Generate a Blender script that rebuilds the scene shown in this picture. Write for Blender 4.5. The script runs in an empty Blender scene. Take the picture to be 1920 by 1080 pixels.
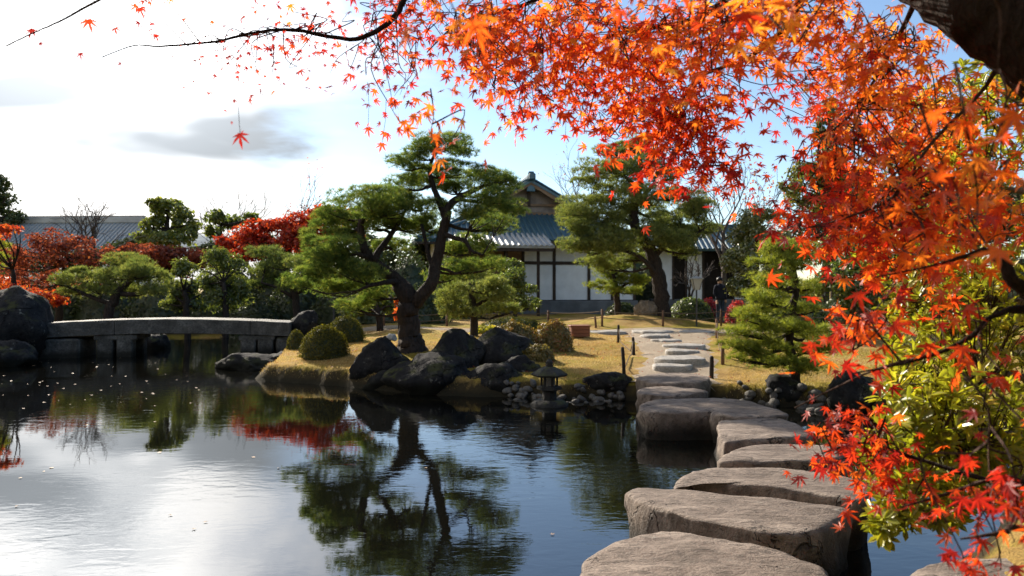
import bpy, math, random
import numpy as np
from mathutils import Vector, Matrix, noise as mnoise

# ---------------------------------------------------------------- camera, sky, sun, exposure
SC = bpy.context.scene
COL = SC.collection
F = 1333.0            # focal length in photo pixels (1920 wide)
EYE = 1.6             # eye height above the water
HOR = 544.0           # horizon row in the photo
cam_d = bpy.data.cameras.new('camera'); cam = bpy.data.objects.new('camera', cam_d); COL.objects.link(cam)
cam_d.sensor_width = 36; cam_d.lens = 36 * F / 1920
cam.location = (0, 0, EYE); cam.rotation_euler = (math.radians(90) + (HOR - 540) / F, 0, 0)
cam_d.clip_start = 0.05; cam_d.clip_end = 3000
cam_d.dof.use_dof = True; cam_d.dof.focus_distance = 5.0; cam_d.dof.aperture_fstop = 4.0
SC.camera = cam

SUN_EL = math.radians(27.5); SUN_AZ = math.radians(-32)      # azimuth from +Y, negative = to the left
SUN_DIR = Vector((math.sin(SUN_AZ) * math.cos(SUN_EL), math.cos(SUN_AZ) * math.cos(SUN_EL), math.sin(SUN_EL)))
W = bpy.data.worlds.new('World'); SC.world = W; W.use_nodes = True

def build_world():
    nt = W.node_tree; nt.nodes.clear(); N = nt.nodes.new; L = nt.links.new
    out = N('ShaderNodeOutputWorld')
    sky = N('ShaderNodeTexSky'); sky.sky_type = 'NISHITA'; sky.sun_disc = False
    sky.sun_elevation = SUN_EL; sky.sun_rotation = SUN_AZ
    sky.air_density = 1.0; sky.dust_density = 0.2; sky.ozone_density = 2.2
    bg = N('ShaderNodeBackground'); bg.inputs[1].default_value = 0.09; L(sky.outputs[0], bg.inputs[0])
    tc = N('ShaderNodeTexCoord'); sep = N('ShaderNodeSeparateXYZ'); L(tc.outputs['Generated'], sep.inputs[0])
    def m(op, a, b=None, c=None):
        n = N('ShaderNodeMath'); n.operation = op
        for i, v in enumerate((a, b, c)):
            if v is None: continue
            if isinstance(v, (int, float)): n.inputs[i].default_value = v
            else: L(v, n.inputs[i])
        return n.outputs[0]
    def mr(v, a, b, c=0., d=1.):
        n = N('ShaderNodeMapRange'); n.interpolation_type = 'SMOOTHSTEP'; L(v, n.inputs[0])
        for i, x in enumerate((a, b, c, d)): n.inputs[i + 1].default_value = x
        return n.outputs[0]
    zc = m('MAXIMUM', sep.outputs[2], 0.0); zz = m('ADD', zc, 0.12)
    comb = N('ShaderNodeCombineXYZ')
    L(m('DIVIDE', sep.outputs[0], zz), comb.inputs[0]); L(m('DIVIDE', sep.outputs[1], zz), comb.inputs[1])
    def noise(scale, detail, rough, off, sx=1.0):
        mp = N('ShaderNodeMapping'); L(comb.outputs[0], mp.inputs[0])
        mp.inputs['Location'].default_value = off; mp.inputs['Scale'].default_value = (sx, 1, 1)
        n = N('ShaderNodeTexNoise'); L(mp.outputs[0], n.inputs['Vector'])
        n.inputs['Scale'].default_value = scale; n.inputs['Detail'].default_value = detail
        n.inputs['Roughness'].default_value = rough; n.inputs['Distortion'].default_value = 0.3
        return n.outputs[0]
    n1 = noise(0.55, 6, 0.55, (3.1, 7.7, 0.0))
    n2 = noise(0.75, 4, 0.5, (10.60, 2.1, 4.0), 0.7)
    n3 = noise(2.6, 6, 0.6, (5.2, 1.4, 8.0))
    # a cloud bank on the sun's side of the sky, thinning out to clear blue on the other
    side = m('MULTIPLY', sep.outputs[0], -1.0)
    cov = m('ADD', m('ADD', m('MULTIPLY', side, 0.75), m('MULTIPLY', n1, 1.0)), m('MULTIPLY', n3, 0.25))
    fac = mr(cov, 0.69, 0.93)
    # small fair-weather puffs elsewhere
    puff = mr(m('ADD', n3, m('MULTIPLY', n2, 0.5)), 0.90, 1.05, 0.0, 0.7)
    fac = m('MAXIMUM', fac, puff)
    # forward scattering: cloud is brighter towards the sun, thick parts are greyer
    vm = N('ShaderNodeVectorMath'); vm.operation = 'DOT_PRODUCT'; L(tc.outputs['Generated'], vm.inputs[0]); vm.inputs[1].default_value = SUN_DIR
    glow = m('POWER', m('MAXIMUM', vm.outputs['Value'], 0.0), 26.0)
    thick = mr(n2, 0.50, 0.61)
    bright = m('MULTIPLY_ADD', glow, 2.6, 0.44)
    bright = m('MULTIPLY', bright, m('MULTIPLY_ADD', thick, -0.66, 1.0))
    ccol = N('ShaderNodeMix'); ccol.data_type = 'RGBA'; L(thick, ccol.inputs[0])
    ccol.inputs[6].default_value = (1.0, 0.985, 0.965, 1); ccol.inputs[7].default_value = (0.86, 0.93, 1.0, 1)
    cb = N('ShaderNodeBackground'); L(ccol.outputs[2], cb.inputs[0]); L(bright, cb.inputs[1])
    mix = N('ShaderNodeMixShader'); L(fac, mix.inputs[0]); L(bg.outputs[0], mix.inputs[1]); L(cb.outputs[0], mix.inputs[2])
    L(mix.outputs[0], out.inputs[0])
build_world()

sun_d = bpy.data.lights.new('sun', 'SUN'); sun = bpy.data.objects.new('sun', sun_d); COL.objects.link(sun)
sun_d.energy = 5.0; sun_d.angle = math.radians(0.53); sun_d.color = (1.0, 0.90, 0.76)
sun.rotation_euler = SUN_DIR.to_track_quat('Z', 'Y').to_euler()

SC.view_settings.view_transform = 'Standard'; SC.view_settings.look = 'None'
SC.view_settings.gamma = 1.0; SC.view_settings.use_curve_mapping = False
SC.view_settings.exposure = 1.02
SC.render.engine = 'CYCLES'
SC.cycles.use_denoising = True
SC.cycles.max_bounces = 7; SC.cycles.diffuse_bounces = 3; SC.cycles.glossy_bounces = 3; SC.cycles.transmission_bounces = 5
SC.cycles.sample_clamp_indirect = 4.0
SC.cycles.caustics_reflective = False; SC.cycles.caustics_refractive = False

rng = np.random.default_rng(11)
random.seed(5)

# ---------------------------------------------------------------- basic helpers
def P(x, y, Y):
    """photo pixel at distance Y -> world point"""
    return np.array([(x - 960) / F * Y, Y, EYE - (y - HOR) / F * Y])

def link(o, parent=None):
    COL.objects.link(o)
    if parent is not None: o.parent = parent
    return o

def tag(o, label=None, cat=None, group=None, kind=None):
    if label: o['label'] = label
    if cat: o['category'] = cat
    if group: o['group'] = group
    if kind: o['kind'] = kind
    return o

def empty(name, loc, rz=0.0):
    o = bpy.data.objects.new(name, None); o.empty_display_size = 0.1
    COL.objects.link(o); o.location = [float(v) for v in loc]; o.rotation_euler = (0, 0, rz)
    return o

class MB:
    """collects triangles / quads"""
    def __init__(s): s.v = []; s.f = []; s.n = 0; s.t = []
    def add(s, V, Fc, tint=None):
        V = np.asarray(V, float).reshape(-1, 3)
        s.v.append(V)
        s.f.extend([tuple(int(i) + s.n for i in f) for f in Fc])
        s.t.append(np.full(len(V), 0.5) if tint is None else (np.full(len(V), tint) if np.isscalar(tint) else np.asarray(tint)))
        s.n += len(V); return s
    def box(s, c, d, rz=0.0, taper=1.0, bev=0.0):
        c = np.asarray(c, float); hx, hy, hz = np.asarray(d, float) / 2
        b = min(bev, hx * .45, hy * .45, hz * .45)
        if b > 0:
            V = []
            for z, ins in ((-hz, b), (-hz + b, 0), (hz - b, 0), (hz, b)):
                k = taper if z > 0 else 1.0
                x, y = (hx - ins) * k, (hy - ins) * k; q = b - ins
                x2, y2 = hx * k - b, hy * k - b
                for (sx, sy) in ((1, 1), (-1, 1), (-1, -1), (1, -1)):
                    if sx * sy > 0: V += [(sx * x, sy * y2, z), (sx * x2, sy * y, z)]
                    else: V += [(sx * x2, sy * y, z), (sx * x, sy * y2, z)]
            Fc = []
            for r in range(3):
                for i in range(8):
                    j = (i + 1) % 8; Fc.append((r * 8 + i, r * 8 + j, r * 8 + 8 + j, r * 8 + 8 + i))
            Fc.append(tuple(range(7, -1, -1))); Fc.append(tuple(range(24, 32)))
        else:
            V = [(sx * hx * (taper if sz > 0 else 1), sy * hy * (taper if sz > 0 else 1), sz * hz) for sz in (-1, 1) for (sx, sy) in ((-1, -1), (1, -1), (1, 1), (-1, 1))]
            Fc = [(3, 2, 1, 0), (4, 5, 6, 7), (0, 1, 5, 4), (1, 2, 6, 5), (2, 3, 7, 6), (3, 0, 4, 7)]
        V = np.array(V); cz, sz_ = math.cos(rz), math.sin(rz)
        V = V @ np.array([[cz, sz_, 0], [-sz_, cz, 0], [0, 0, 1]]) + c
        return s.add(V, Fc)
    def tube(s, pts, rad, sides=8, cap=True):
        V, Fc = tube_geo(pts, rad, sides, cap); return s.add(V, Fc)
    def lathe(s, prof, seg=16, c=(0, 0, 0), sq=None):
        V = []; c = np.asarray(c, float)
        for (r, z) in prof:
            for i in range(seg):
                a = 2 * math.pi * (i + .5) / seg
                V.append((r * math.cos(a), r * math.sin(a), z))
        V = np.array(V) + c; Fc = []
        for r in range(len(prof) - 1):
            for i in range(seg):
                j = (i + 1) % seg; Fc.append((r * seg + i, r * seg + j, r * seg + seg + j, r * seg + seg + i))
        Fc.append(tuple(range(seg - 1, -1, -1))); Fc.append(tuple(range((len(prof) - 1) * seg, len(prof) * seg)))
        return s.add(V, Fc)
    def build(s, name, mat, parent=None, smooth=False, origin=None):
        V = np.concatenate(s.v)
        if origin is not None: V = V - np.asarray(origin, float)
        me = bpy.data.meshes.new(name); me.from_pydata(V.tolist(), [], s.f); me.update()
        at = me.attributes.new('tint', 'FLOAT', 'POINT'); at.data.foreach_set('value', np.concatenate(s.t).astype(np.float32))
        me.materials.append(mat)
        if smooth: me.polygons.foreach_set('use_smooth', [True] * len(me.polygons))
        o = bpy.data.objects.new(name, me); link(o, parent)
        if origin is not None and parent is None: o.location = [float(x) for x in origin]
        return o

def tube_geo(pts, rad, sides=8, cap=True):
    pts = np.asarray(pts, float); n = len(pts)
    rad = np.full(n, rad) if np.isscalar(rad) else np.asarray(rad, float)
    T = np.gradient(pts, axis=0); T /= np.linalg.norm(T, axis=1)[:, None] + 1e-9
    up = np.array([0, 0, 1.]) if abs(T[0][2]) < .9 else np.array([1., 0, 0])
    u = np.cross(T[0], up); u /= np.linalg.norm(u); V = []
    a = 2 * np.pi * np.arange(sides) / sides
    for i in range(n):
        u = u - T[i] * np.dot(u, T[i]); u /= np.linalg.norm(u) + 1e-9
        w = np.cross(T[i], u)
        V.append(pts[i] + rad[i] * (np.cos(a)[:, None] * u + np.sin(a)[:, None] * w))
    V = np.concatenate(V); Fc = []
    for r in range(n - 1):
        for i in range(sides):
            j = (i + 1) % sides; Fc.append((r * sides + i, r * sides + j, (r + 1) * sides + j, (r + 1) * sides + i))
    if cap: Fc.append(tuple(range(sides - 1, -1, -1))); Fc.append(tuple(range((n - 1) * sides, n * sides)))
    return V, Fc

def smooth_path(pts, k=4, closed=False):
    """Catmull-Rom through rows of pts (any number of columns)"""
    p = np.asarray(pts, float); n = len(p)
    if not closed: p = np.vstack([2 * p[0] - p[1], p, 2 * p[-1] - p[-2]]); segs = n - 1
    else: p = np.vstack([p[-1], p, p[0], p[1]]); segs = n
    out = []
    for i in range(segs):
        a, b, c, d = p[i], p[i + 1], p[i + 2], p[i + 3]
        for j in range(k):
            t = j / k
            out.append(.5 * ((2 * b) + (-a + c) * t + (2 * a - 5 * b + 4 * c - d) * t * t + (-a + 3 * b - 3 * c + d) * t ** 3))
    if not closed: out.append(p[-2])
    return np.array(out)

def tri_object(name, V, T, tint, mat, parent=None, smooth=False):
    """fast triangle mesh from arrays"""
    me = bpy.data.meshes.new(name); nv, nt = len(V), len(T)
    me.vertices.add(nv); me.vertices.foreach_set('co', np.ascontiguousarray(V, np.float32).ravel())
    me.loops.add(nt * 3); me.loops.foreach_set('vertex_index', np.ascontiguousarray(T, np.int32).ravel())
    me.polygons.add(nt); me.polygons.foreach_set('loop_start', np.arange(0, nt * 3, 3, dtype=np.int32))
    try: me.polygons.foreach_set('loop_total', np.full(nt, 3, np.int32))
    except Exception: pass
    me.update(calc_edges=True)
    at = me.attributes.new('tint', 'FLOAT', 'POINT'); at.data.foreach_set('value', np.ascontiguousarray(tint, np.float32))
    me.materials.append(mat)
    if smooth: me.polygons.foreach_set('use_smooth', np.ones(nt, bool))
    return link(bpy.data.objects.new(name, me), parent)

def nrm(v): return v / (np.linalg.norm(v, axis=-1, keepdims=True) + 1e-9)

def frames(zdir, ydir=None):
    """rotation matrices (n,3,3) whose columns are x,y,z with z = zdir and y near ydir (random when None)"""
    z = nrm(np.asarray(zdir, float)); n = len(z)
    r = rng.normal(size=(n, 3)) if ydir is None else np.asarray(ydir, float)
    x = nrm(np.cross(r, z)); y = np.cross(z, x)
    return np.stack([x, y, z], axis=2)

def scatter(bv, bf, pos, R, s, tint):
    bv = np.asarray(bv, float); bf = np.asarray(bf, int); n = len(pos); k = len(bv)
    V = np.einsum('nij,kj->nki', R, bv) * np.asarray(s).reshape(-1, 1, 1) + np.asarray(pos)[:, None, :]
    T = bf[None] + (np.arange(n) * k)[:, None, None]
    return V.reshape(-1, 3), T.reshape(-1, 3), np.repeat(tint, k)

# ---------------------------------------------------------------- materials
class Mat:
    def __init__(s, name):
        s.m = bpy.data.materials.new(name); s.m.use_nodes = True; s.nt = s.m.node_tree; s.nt.nodes.clear()
        s.out = s.N('ShaderNodeOutputMaterial')
    def N(s, t): return s.nt.nodes.new(t)
    def L(s, a, b): s.nt.links.new(a, b)
    def obj(s, scale=(1, 1, 1), world=False):
        if world:
            g = s.N('ShaderNodeNewGeometry'); src = g.outputs['Position']
        else:
            t = s.N('ShaderNodeTexCoord'); src = t.outputs['Object']
        mp = s.N('ShaderNodeMapping'); mp.inputs['Scale'].default_value = scale; s.L(src, mp.inputs[0]); return mp.outputs[0]
    def noise(s, vec, scale, detail=5, rough=.55, dist=0.0):
        n = s.N('ShaderNodeTexNoise'); s.L(vec, n.inputs['Vector'])
        n.inputs['Scale'].default_value = scale; n.inputs['Detail'].default_value = detail; n.inputs['Roughness'].default_value = rough
        n.inputs['Distortion'].default_value = dist
        return n.outputs[0]
    def voro(s, vec, scale, feat='F1'):
        n = s.N('ShaderNodeTexVoronoi'); n.feature = feat; s.L(vec, n.inputs['Vector']); n.inputs['Scale'].default_value = scale
        return n.outputs[0]
    def ramp(s, fac, stops):
        r = s.N('ShaderNodeValToRGB'); s.L(fac, r.inputs[0]); e = r.color_ramp.elements
        while len(e) < len(stops): e.new(.5)
        for q, (p, c) in zip(e, stops): q.position = p; q.color = (*c, 1)
        return r.outputs[0]
    def mix(s, fac, a, b, mode='MIX'):
        n = s.N('ShaderNodeMix'); n.data_type = 'RGBA'; n.blend_type = mode
        for i, v in ((0, fac), (6, a), (7, b)):
            if isinstance(v, (int, float)): n.inputs[i].default_value = v
            elif isinstance(v, tuple): n.inputs[i].default_value = (*v, 1)
            else: s.L(v, n.inputs[i])
        return n.outputs[2]
    def math(s, op, a, b=0.0):
        n = s.N('ShaderNodeMath'); n.operation = op
        for i, v in enumerate((a, b)):
            if isinstance(v, (int, float)): n.inputs[i].default_value = v
            else: s.L(v, n.inputs[i])
        return n.outputs[0]
    def mr(s, v, a, b, c=0., d=1.):
        n = s.N('ShaderNodeMapRange'); s.L(v, n.inputs[0]); n.interpolation_type = 'SMOOTHSTEP'
        for i, x in enumerate((a, b, c, d)): n.inputs[i + 1].default_value = x
        return n.outputs[0]
    def bump(s, h, strength=.5, dist=.02, normal=None):
        b = s.N('ShaderNodeBump'); s.L(h, b.inputs['Height']); b.inputs['Strength'].default_value = strength; b.inputs['Distance'].default_value = dist
        if normal is not None: s.L(normal, b.inputs['Normal'])
        return b.outputs[0]
    def attr(s, name='tint'):
        a = s.N('ShaderNodeAttribute'); a.attribute_name = name; return a.outputs['Fac']
    def princ(s, col, rough=.8, normal=None, spec=.3, ior=None, metal=0.0):
        p = s.N('ShaderNodeBsdfPrincipled')
        if isinstance(col, tuple): p.inputs['Base Color'].default_value = (*col, 1)
        else: s.L(col, p.inputs['Base Color'])
        if isinstance(rough, (int, float)): p.inputs['Roughness'].default_value = rough
        else: s.L(rough, p.inputs['Roughness'])
        p.inputs['Specular IOR Level'].default_value = spec; p.inputs['Metallic'].default_value = metal
        if ior: p.inputs['IOR'].default_value = ior
        if normal is not None: s.L(normal, p.inputs['Normal'])
        s.L(p.outputs[0], s.out.inputs[0]); return s.m

def leaf_mat(name, stops, trans=.45, gloss=.06, rough=.4, tcol=1.3, mottle=0.0):
    m = Mat(name); c = m.ramp(m.attr(), stops)
    if mottle:
        w = m.obj(world=True); c = m.mix(m.mr(m.noise(w, 60, 4, .65), .42, .66, 0, mottle), c, stops[0][1])
        c = m.mix(m.mr(m.noise(w, 170, 3, .6), .58, .70, 0, mottle), c, (.16, .07, .02))
    d = m.N('ShaderNodeBsdfDiffuse'); m.L(c, d.inputs[0])
    t = m.N('ShaderNodeBsdfTranslucent'); tc = m.mix(1.0, c, (tcol, tcol, tcol * .8), 'MULTIPLY'); m.L(tc, t.inputs[0])
    a = m.N('ShaderNodeMixShader'); a.inputs[0].default_value = trans; m.L(d.outputs[0], a.inputs[1]); m.L(t.outputs[0], a.inputs[2])
    g = m.N('ShaderNodeBsdfGlossy'); g.inputs['Roughness'].default_value = rough; g.inputs['Color'].default_value = (1, 1, 1, 1)
    b = m.N('ShaderNodeMixShader'); b.inputs[0].default_value = gloss; m.L(a.outputs[0], b.inputs[1]); m.L(g.outputs[0], b.inputs[2])
    m.L(b.outputs[0], m.out.inputs[0]); return m.m

def stone_mat(name, ca, cb, cc, scale=1.0, bump=.6, spec=.25, rough=.8, stretch=(1, 1, 1), moss=0.0, wet_shade=False, crack=0.0, lichen=0.0):
    m = Mat(name); v = m.obj(stretch)
    n1 = m.noise(v, 2.2 * scale, 8, .62, .4); n2 = m.noise(v, 14 * scale, 6, .65); n3 = m.noise(v, 70 * scale, 3, .65)
    c = m.ramp(n1, [(.3, ca), (.52, cb), (.72, cc)])
    c = m.mix(m.mr(n2, .42, .70, 0, .65), c, tuple(x * .40 for x in ca))
    sp = m.mr(m.voro(v, 55 * scale), .05, .22, .35, 0)
    c = m.mix(sp, c, tuple(min(1, x * 1.5) for x in cc))
    c = m.mix(m.mr(n3, .50, .75, 0, .5), c, tuple(x * .5 for x in ca))
    h = m.math('ADD', m.math('MULTIPLY', n1, .6), m.math('ADD', m.math('MULTIPLY', n2, .45), m.math('MULTIPLY', n3, .22)))
    if crack:
        vd = m.N('ShaderNodeMapping'); m.L(v, vd.inputs[0]); wv = m.noise(v, 3.0 * scale, 4, .6)
        ad = m.N('ShaderNodeVectorMath'); ad.operation = 'ADD'; m.L(vd.outputs[0], ad.inputs[0])
        cx = m.N('ShaderNodeCombineXYZ'); m.L(wv, cx.inputs[0]); m.L(m.math('MULTIPLY', wv, 1.7), cx.inputs[1]); m.L(cx.outputs[0], ad.inputs[1])
        e = m.voro(ad.outputs[0], 1.6 * scale, 'DISTANCE_TO_EDGE')
        ln = m.math('MULTIPLY', m.mr(e, .0, .022, 1, 0), m.mr(m.noise(v, 1.9 * scale, 3), .46, .56))
        c = m.mix(m.math('MULTIPLY', ln, crack), c, tuple(x * .25 for x in ca)); h = m.math('SUBTRACT', h, m.math('MULTIPLY', ln, .8))
    if lichen:
        lk = m.math('MULTIPLY', m.mr(m.noise(v, 9 * scale, 6, .7), .60, .68), m.mr(m.noise(v, 1.4, 3), .45, .6, 0, lichen))
        c = m.mix(lk, c, (.42, .41, .35))
    if moss:
        g = m.N('ShaderNodeNewGeometry'); sx = m.N('ShaderNodeSeparateXYZ'); m.L(g.outputs['Normal'], sx.inputs[0])
        mk = m.math('MULTIPLY', m.mr(sx.outputs[2], .35, .8), m.mr(m.noise(v, 3.5, 5), .48, .62, 0, moss))
        c = m.mix(mk, c, (.10, .11, .02))
    if wet_shade:      # waterline stain, carried up the sides to paint in their shade
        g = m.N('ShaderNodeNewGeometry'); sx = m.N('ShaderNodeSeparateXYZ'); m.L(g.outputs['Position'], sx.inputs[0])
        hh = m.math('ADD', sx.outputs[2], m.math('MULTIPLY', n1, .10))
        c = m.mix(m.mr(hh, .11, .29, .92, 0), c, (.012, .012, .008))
    return m.princ(c, rough, m.bump(h, bump, .05), spec)

M = {}
M['step'] = stone_mat('step_stone', (.125, .094, .072), (.24, .187, .15), (.37, .30, .245), 1.0, 1.0, .3, .75, (1, 2.2, 1), wet_shade=True, crack=.8, lichen=.5)
M['rock'] = stone_mat('dark_rock', (.014, .014, .016), (.030, .029, .030), (.065, .06, .056), 1.2, 1.0, .10, .85, moss=.35, wet_shade=True, crack=.7, lichen=.35)
M['rock_warm'] = stone_mat('warm_rock', (.12, .09, .06), (.22, .17, .12), (.32, .25, .19), 1.4, .9)
M['granite'] = stone_mat('grey_granite', (.22, .21, .19), (.34, .32, .29), (.44, .42, .38), 2.0, .4, .3, .7)
M['bridge'] = stone_mat('bridge_granite', (.055, .052, .046), (.11, .105, .095), (.22, .21, .19), 1.6, .7, .25, .75, moss=.2, wet_shade=True, lichen=.4)
M['lantern'] = stone_mat('old_lantern_stone', (.022, .022, .021), (.045, .044, .042), (.085, .08, .07), 3.0, .7, moss=.5)
M['pale_stone'] = stone_mat('pale_stone', (.40, .38, .34), (.52, .50, .46), (.62, .60, .56), 5.0, .4)
M['cobble'] = stone_mat('shore_cobble', (.07, .064, .058), (.15, .14, .125), (.32, .30, .27), 6.0, .5)
M['flag'] = stone_mat('path_flagstone', (.27, .25, .22), (.38, .35, .31), (.47, .44, .40), 2.5, .5, .3, .7)

def bark(name, a, b, sc=1.0):
    m = Mat(name); v = m.obj((1, 1, .35)); n = m.noise(v, 22 * sc, 6, .65, .6); w = m.voro(v, 16 * sc)
    c = m.ramp(n, [(.3, a), (.7, b)])
    return m.princ(c, .9, m.bump(m.math('ADD', n, w), .9, .03), .15)
M['pine_bark'] = bark('pine_bark', (.018, .014, .012), (.062, .048, .040))
M['maple_bark'] = bark('maple_bark', (.016, .011, .008), (.05, .036, .027), 2.6)
M['twig'] = bark('maple_twig', (.05, .028, .022), (.12, .075, .055), 3)
M['pale_bark'] = bark('pale_bark', (.14, .12, .10), (.30, .26, .22))

PINE = [(0, (.020, .042, .010)), (.5, (.066, .115, .020)), (.85, (.16, .20, .030)), (1, (.27, .27, .045))]
M['pine'] = leaf_mat('pine_needles', PINE, .45, .03, .5, 2.0)
M['pine_yellow'] = leaf_mat('pine_needles_yellow', [(0, (.07, .10, .012)), (.5, (.17, .21, .022)), (1, (.34, .33, .04))], .45, .03, .5, 1.7)
M['pine_grey'] = leaf_mat('pine_needles_grey', [(0, (.04, .06, .014)), (.5, (.11, .145, .028)), (1, (.26, .26, .055))], .45, .04, .5, 1.9)
M['evergreen'] = leaf_mat('evergreen_leaf', [(0, (.03, .05, .010)), (.5, (.10, .135, .022)), (1, (.26, .26, .045))], .45, .05, .4, 1.8)
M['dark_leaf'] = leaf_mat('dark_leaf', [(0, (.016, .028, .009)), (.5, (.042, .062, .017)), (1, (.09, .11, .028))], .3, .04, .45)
M['glossy_leaf'] = leaf_mat('camellia_leaf', [(0, (.05, .07, .016)), (.5, (.13, .15, .035)), (1, (.19, .19, .06))], .35, .07, .35)
M['clip'] = leaf_mat('clipped_azalea_leaf', [(0, (.025, .034, .005)), (.5, (.085, .085, .008)), (1, (.24, .19, .018))], .40, .02, .5)
M['azalea'] = leaf_mat('autumn_azalea_leaf', [(0, (.06, .06, .012)), (.4, (.17, .14, .025)), (.8, (.27, .17, .03)), (1, (.30, .10, .02))], .35, .05, .5)
M['red_leaf'] = leaf_mat('red_maple_far', [(0, (.16, .012, .008)), (.5, (.42, .035, .012)), (.85, (.55, .09, .015)), (1, (.55, .18, .03))], .5, .03, .5)
M['rust_leaf'] = leaf_mat('rust_maple_far', [(0, (.13, .03, .022)), (.5, (.30, .065, .03)), (.85, (.45, .12, .03)), (1, (.5, .22, .06))], .5, .03, .5)
M['pink_leaf'] = leaf_mat('crimson_shrub_leaf', [(0, (.28, .012, .02)), (.6, (.55, .03, .04)), (1, (.62, .12, .08))], .5, .04, .5)
M['yellow_leaf'] = leaf_mat('turning_leaf', [(0, (.07, .10, .015)), (.5, (.19, .21, .03)), (.85, (.40, .28, .03)), (1, (.45, .14, .03))], .45, .05, .45)
M['maple'] = leaf_mat('maple_leaf', [(0, (.20, .010, .012)), (.25, (.50, .022, .012)), (.5, (.84, .095, .013)), (.75, (.95, .22, .018)), (1, (.97, .40, .045))], .70, .025, .45, 1.22, .28)
M['shrub_leaf'] = leaf_mat('lime_shrub_leaf', [(0, (.12, .15, .012)), (.5, (.36, .37, .02)), (.85, (.55, .50, .035)), (1, (.62, .48, .06))], .55, .04, .35, 1.3, .4)
M['bare'] = bark('bare_twigs', (.06, .05, .045), (.13, .11, .10), 2)

def mk_ground():
    m = Mat('ground_cover'); v = m.obj(world=True)
    n1 = m.noise(v, .55, 6, .6); n2 = m.noise(v, 3.0, 6, .65); n3 = m.noise(v, 45, 4, .7); n4 = m.noise(v, 160, 2, .6)
    dry = m.ramp(n2, [(.30, (.26, .155, .05)), (.5, (.44, .28, .09)), (.7, (.58, .41, .16))])
    moss = m.ramp(n2, [(.3, (.20, .17, .018)), (.7, (.42, .33, .04))])
    c = m.mix(m.mr(n1, .44, .60), dry, moss)
    c = m.mix(m.mr(n3, .40, .68, 0, .7), c, (.13, .085, .03))
    c = m.mix(m.mr(m.noise(v, 1.5, 7, .7), .52, .66, 0, .45), c, (.17, .12, .055))
    # bare soil on steep banks
    g = m.N('ShaderNodeNewGeometry'); sx = m.N('ShaderNodeSeparateXYZ'); m.L(g.outputs['Normal'], sx.inputs[0])
    c = m.mix(m.mr(sx.outputs[2], .72, .90, 1, 0), c, (.055, .042, .022))
    p = m.N('ShaderNodeSeparateXYZ'); m.L(g.outputs['Position'], p.inputs[0])
    c = m.mix(m.mr(m.math('ADD', p.outputs[2], m.math('MULTIPLY', n3, .06)), .06, .15, 1, 0), c, (.030, .026, .016))
    h = m.math('ADD', m.math('MULTIPLY', n3, .7), m.math('MULTIPLY', n4, .4))
    return m.princ(c, .95, m.bump(h, 1.0, .03), .1)
M['ground'] = mk_ground()

def mk_gravel():
    m = Mat('path_gravel'); v = m.obj(world=True)
    n1 = m.noise(v, 1.2, 5); vo = m.voro(v, 60); n3 = m.noise(v, 120, 3)
    c = m.ramp(n1, [(.3, (.36, .29, .21)), (.7, (.48, .40, .31))])
    c = m.mix(m.mr(vo, .25, .6, 0, .5), c, (.22, .17, .12))
    return m.princ(c, .95, m.bump(m.math('ADD', vo, n3), .8, .02), .1)
M['gravel'] = mk_gravel()

def mk_water():
    m = Mat('pond_water'); v = m.obj((1, 1, 1), True)
    a = m.noise(m.obj((.8, 1.6, 1), True), 4.5, 3, .5, .6); b = m.noise(m.obj((.7, 2.0, 1), True), 13, 3, .5, .4)
    patch = m.mr(m.noise(v, .22, 3), .40, .62, .10, 1.0)
    sx = m.N('ShaderNodeSeparateXYZ'); m.L(v, sx.inputs[0])
    h = m.math('MULTIPLY', m.math('ADD', m.math('MULTIPLY', a, .8), m.math('MULTIPLY', b, .22)), patch)
    bp = m.bump(h, .13, .025)
    p = m.N('ShaderNodeBsdfPrincipled'); p.inputs['Base Color'].default_value = (.004, .004, .003, 1)
    p.inputs['Roughness'].default_value = .015; p.inputs['IOR'].default_value = 1.95; p.inputs['Specular IOR Level'].default_value = .5
    m.L(bp, p.inputs['Normal']); m.L(p.outputs[0], m.out.inputs[0]); return m.m
M['water'] = mk_water()

def plain(name, col, rough=.7, spec=.3, var=.25, scale=6, bump=.2, stretch=(1, 1, 1), metal=0.0):
    m = Mat(name); v = m.obj(stretch); n = m.noise(v, scale, 6, .6); n2 = m.noise(v, scale * 6, 4, .6)
    c = m.mix(m.mr(n, .3, .7, 0, 1), tuple(x * (1 - var) for x in col), tuple(min(1, x * (1 + var * .6)) for x in col))
    return m.princ(c, rough, m.bump(n2, bump, .01), spec, metal=metal)
M['plaster'] = plain('white_plaster', (.72, .75, .77), .9, .15, .10, 1.5, .15)
M['cream'] = plain('cream_plaster', (.62, .61, .58), .9, .15, .12, 1.5, .15)
M['gable'] = plain('weathered_gable', (.20, .17, .15), .8, .2, .3, 3, .3)
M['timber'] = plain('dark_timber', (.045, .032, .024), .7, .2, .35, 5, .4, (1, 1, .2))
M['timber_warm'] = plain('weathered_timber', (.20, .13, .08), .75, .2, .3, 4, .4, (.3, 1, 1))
M['base'] = plain('foundation_stone', (.13, .14, .15), .85, .2, .25, 2, .3)
M['tile'] = plain('roof_tile', (.040, .095, .125), .42, .5, .30, 1.2, .25)
M['tile_pale'] = plain('roof_tile_pale', (.33, .35, .36), .5, .5, .25, 1.2, .25)
M['post'] = plain('charred_post', (.035, .028, .024), .8, .2, .4, 20, .5, (1, 1, .2))
M['post_brown'] = plain('brown_post', (.16, .09, .055), .8, .2, .4, 20, .5, (1, 1, .2))
M['rope'] = plain('palm_rope', (.16, .12, .085), .9, .1, .3, 60, .5)
M['metal'] = plain('dark_metal', (.05, .05, .05), .5, .4, .2, 8, .1)
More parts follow.
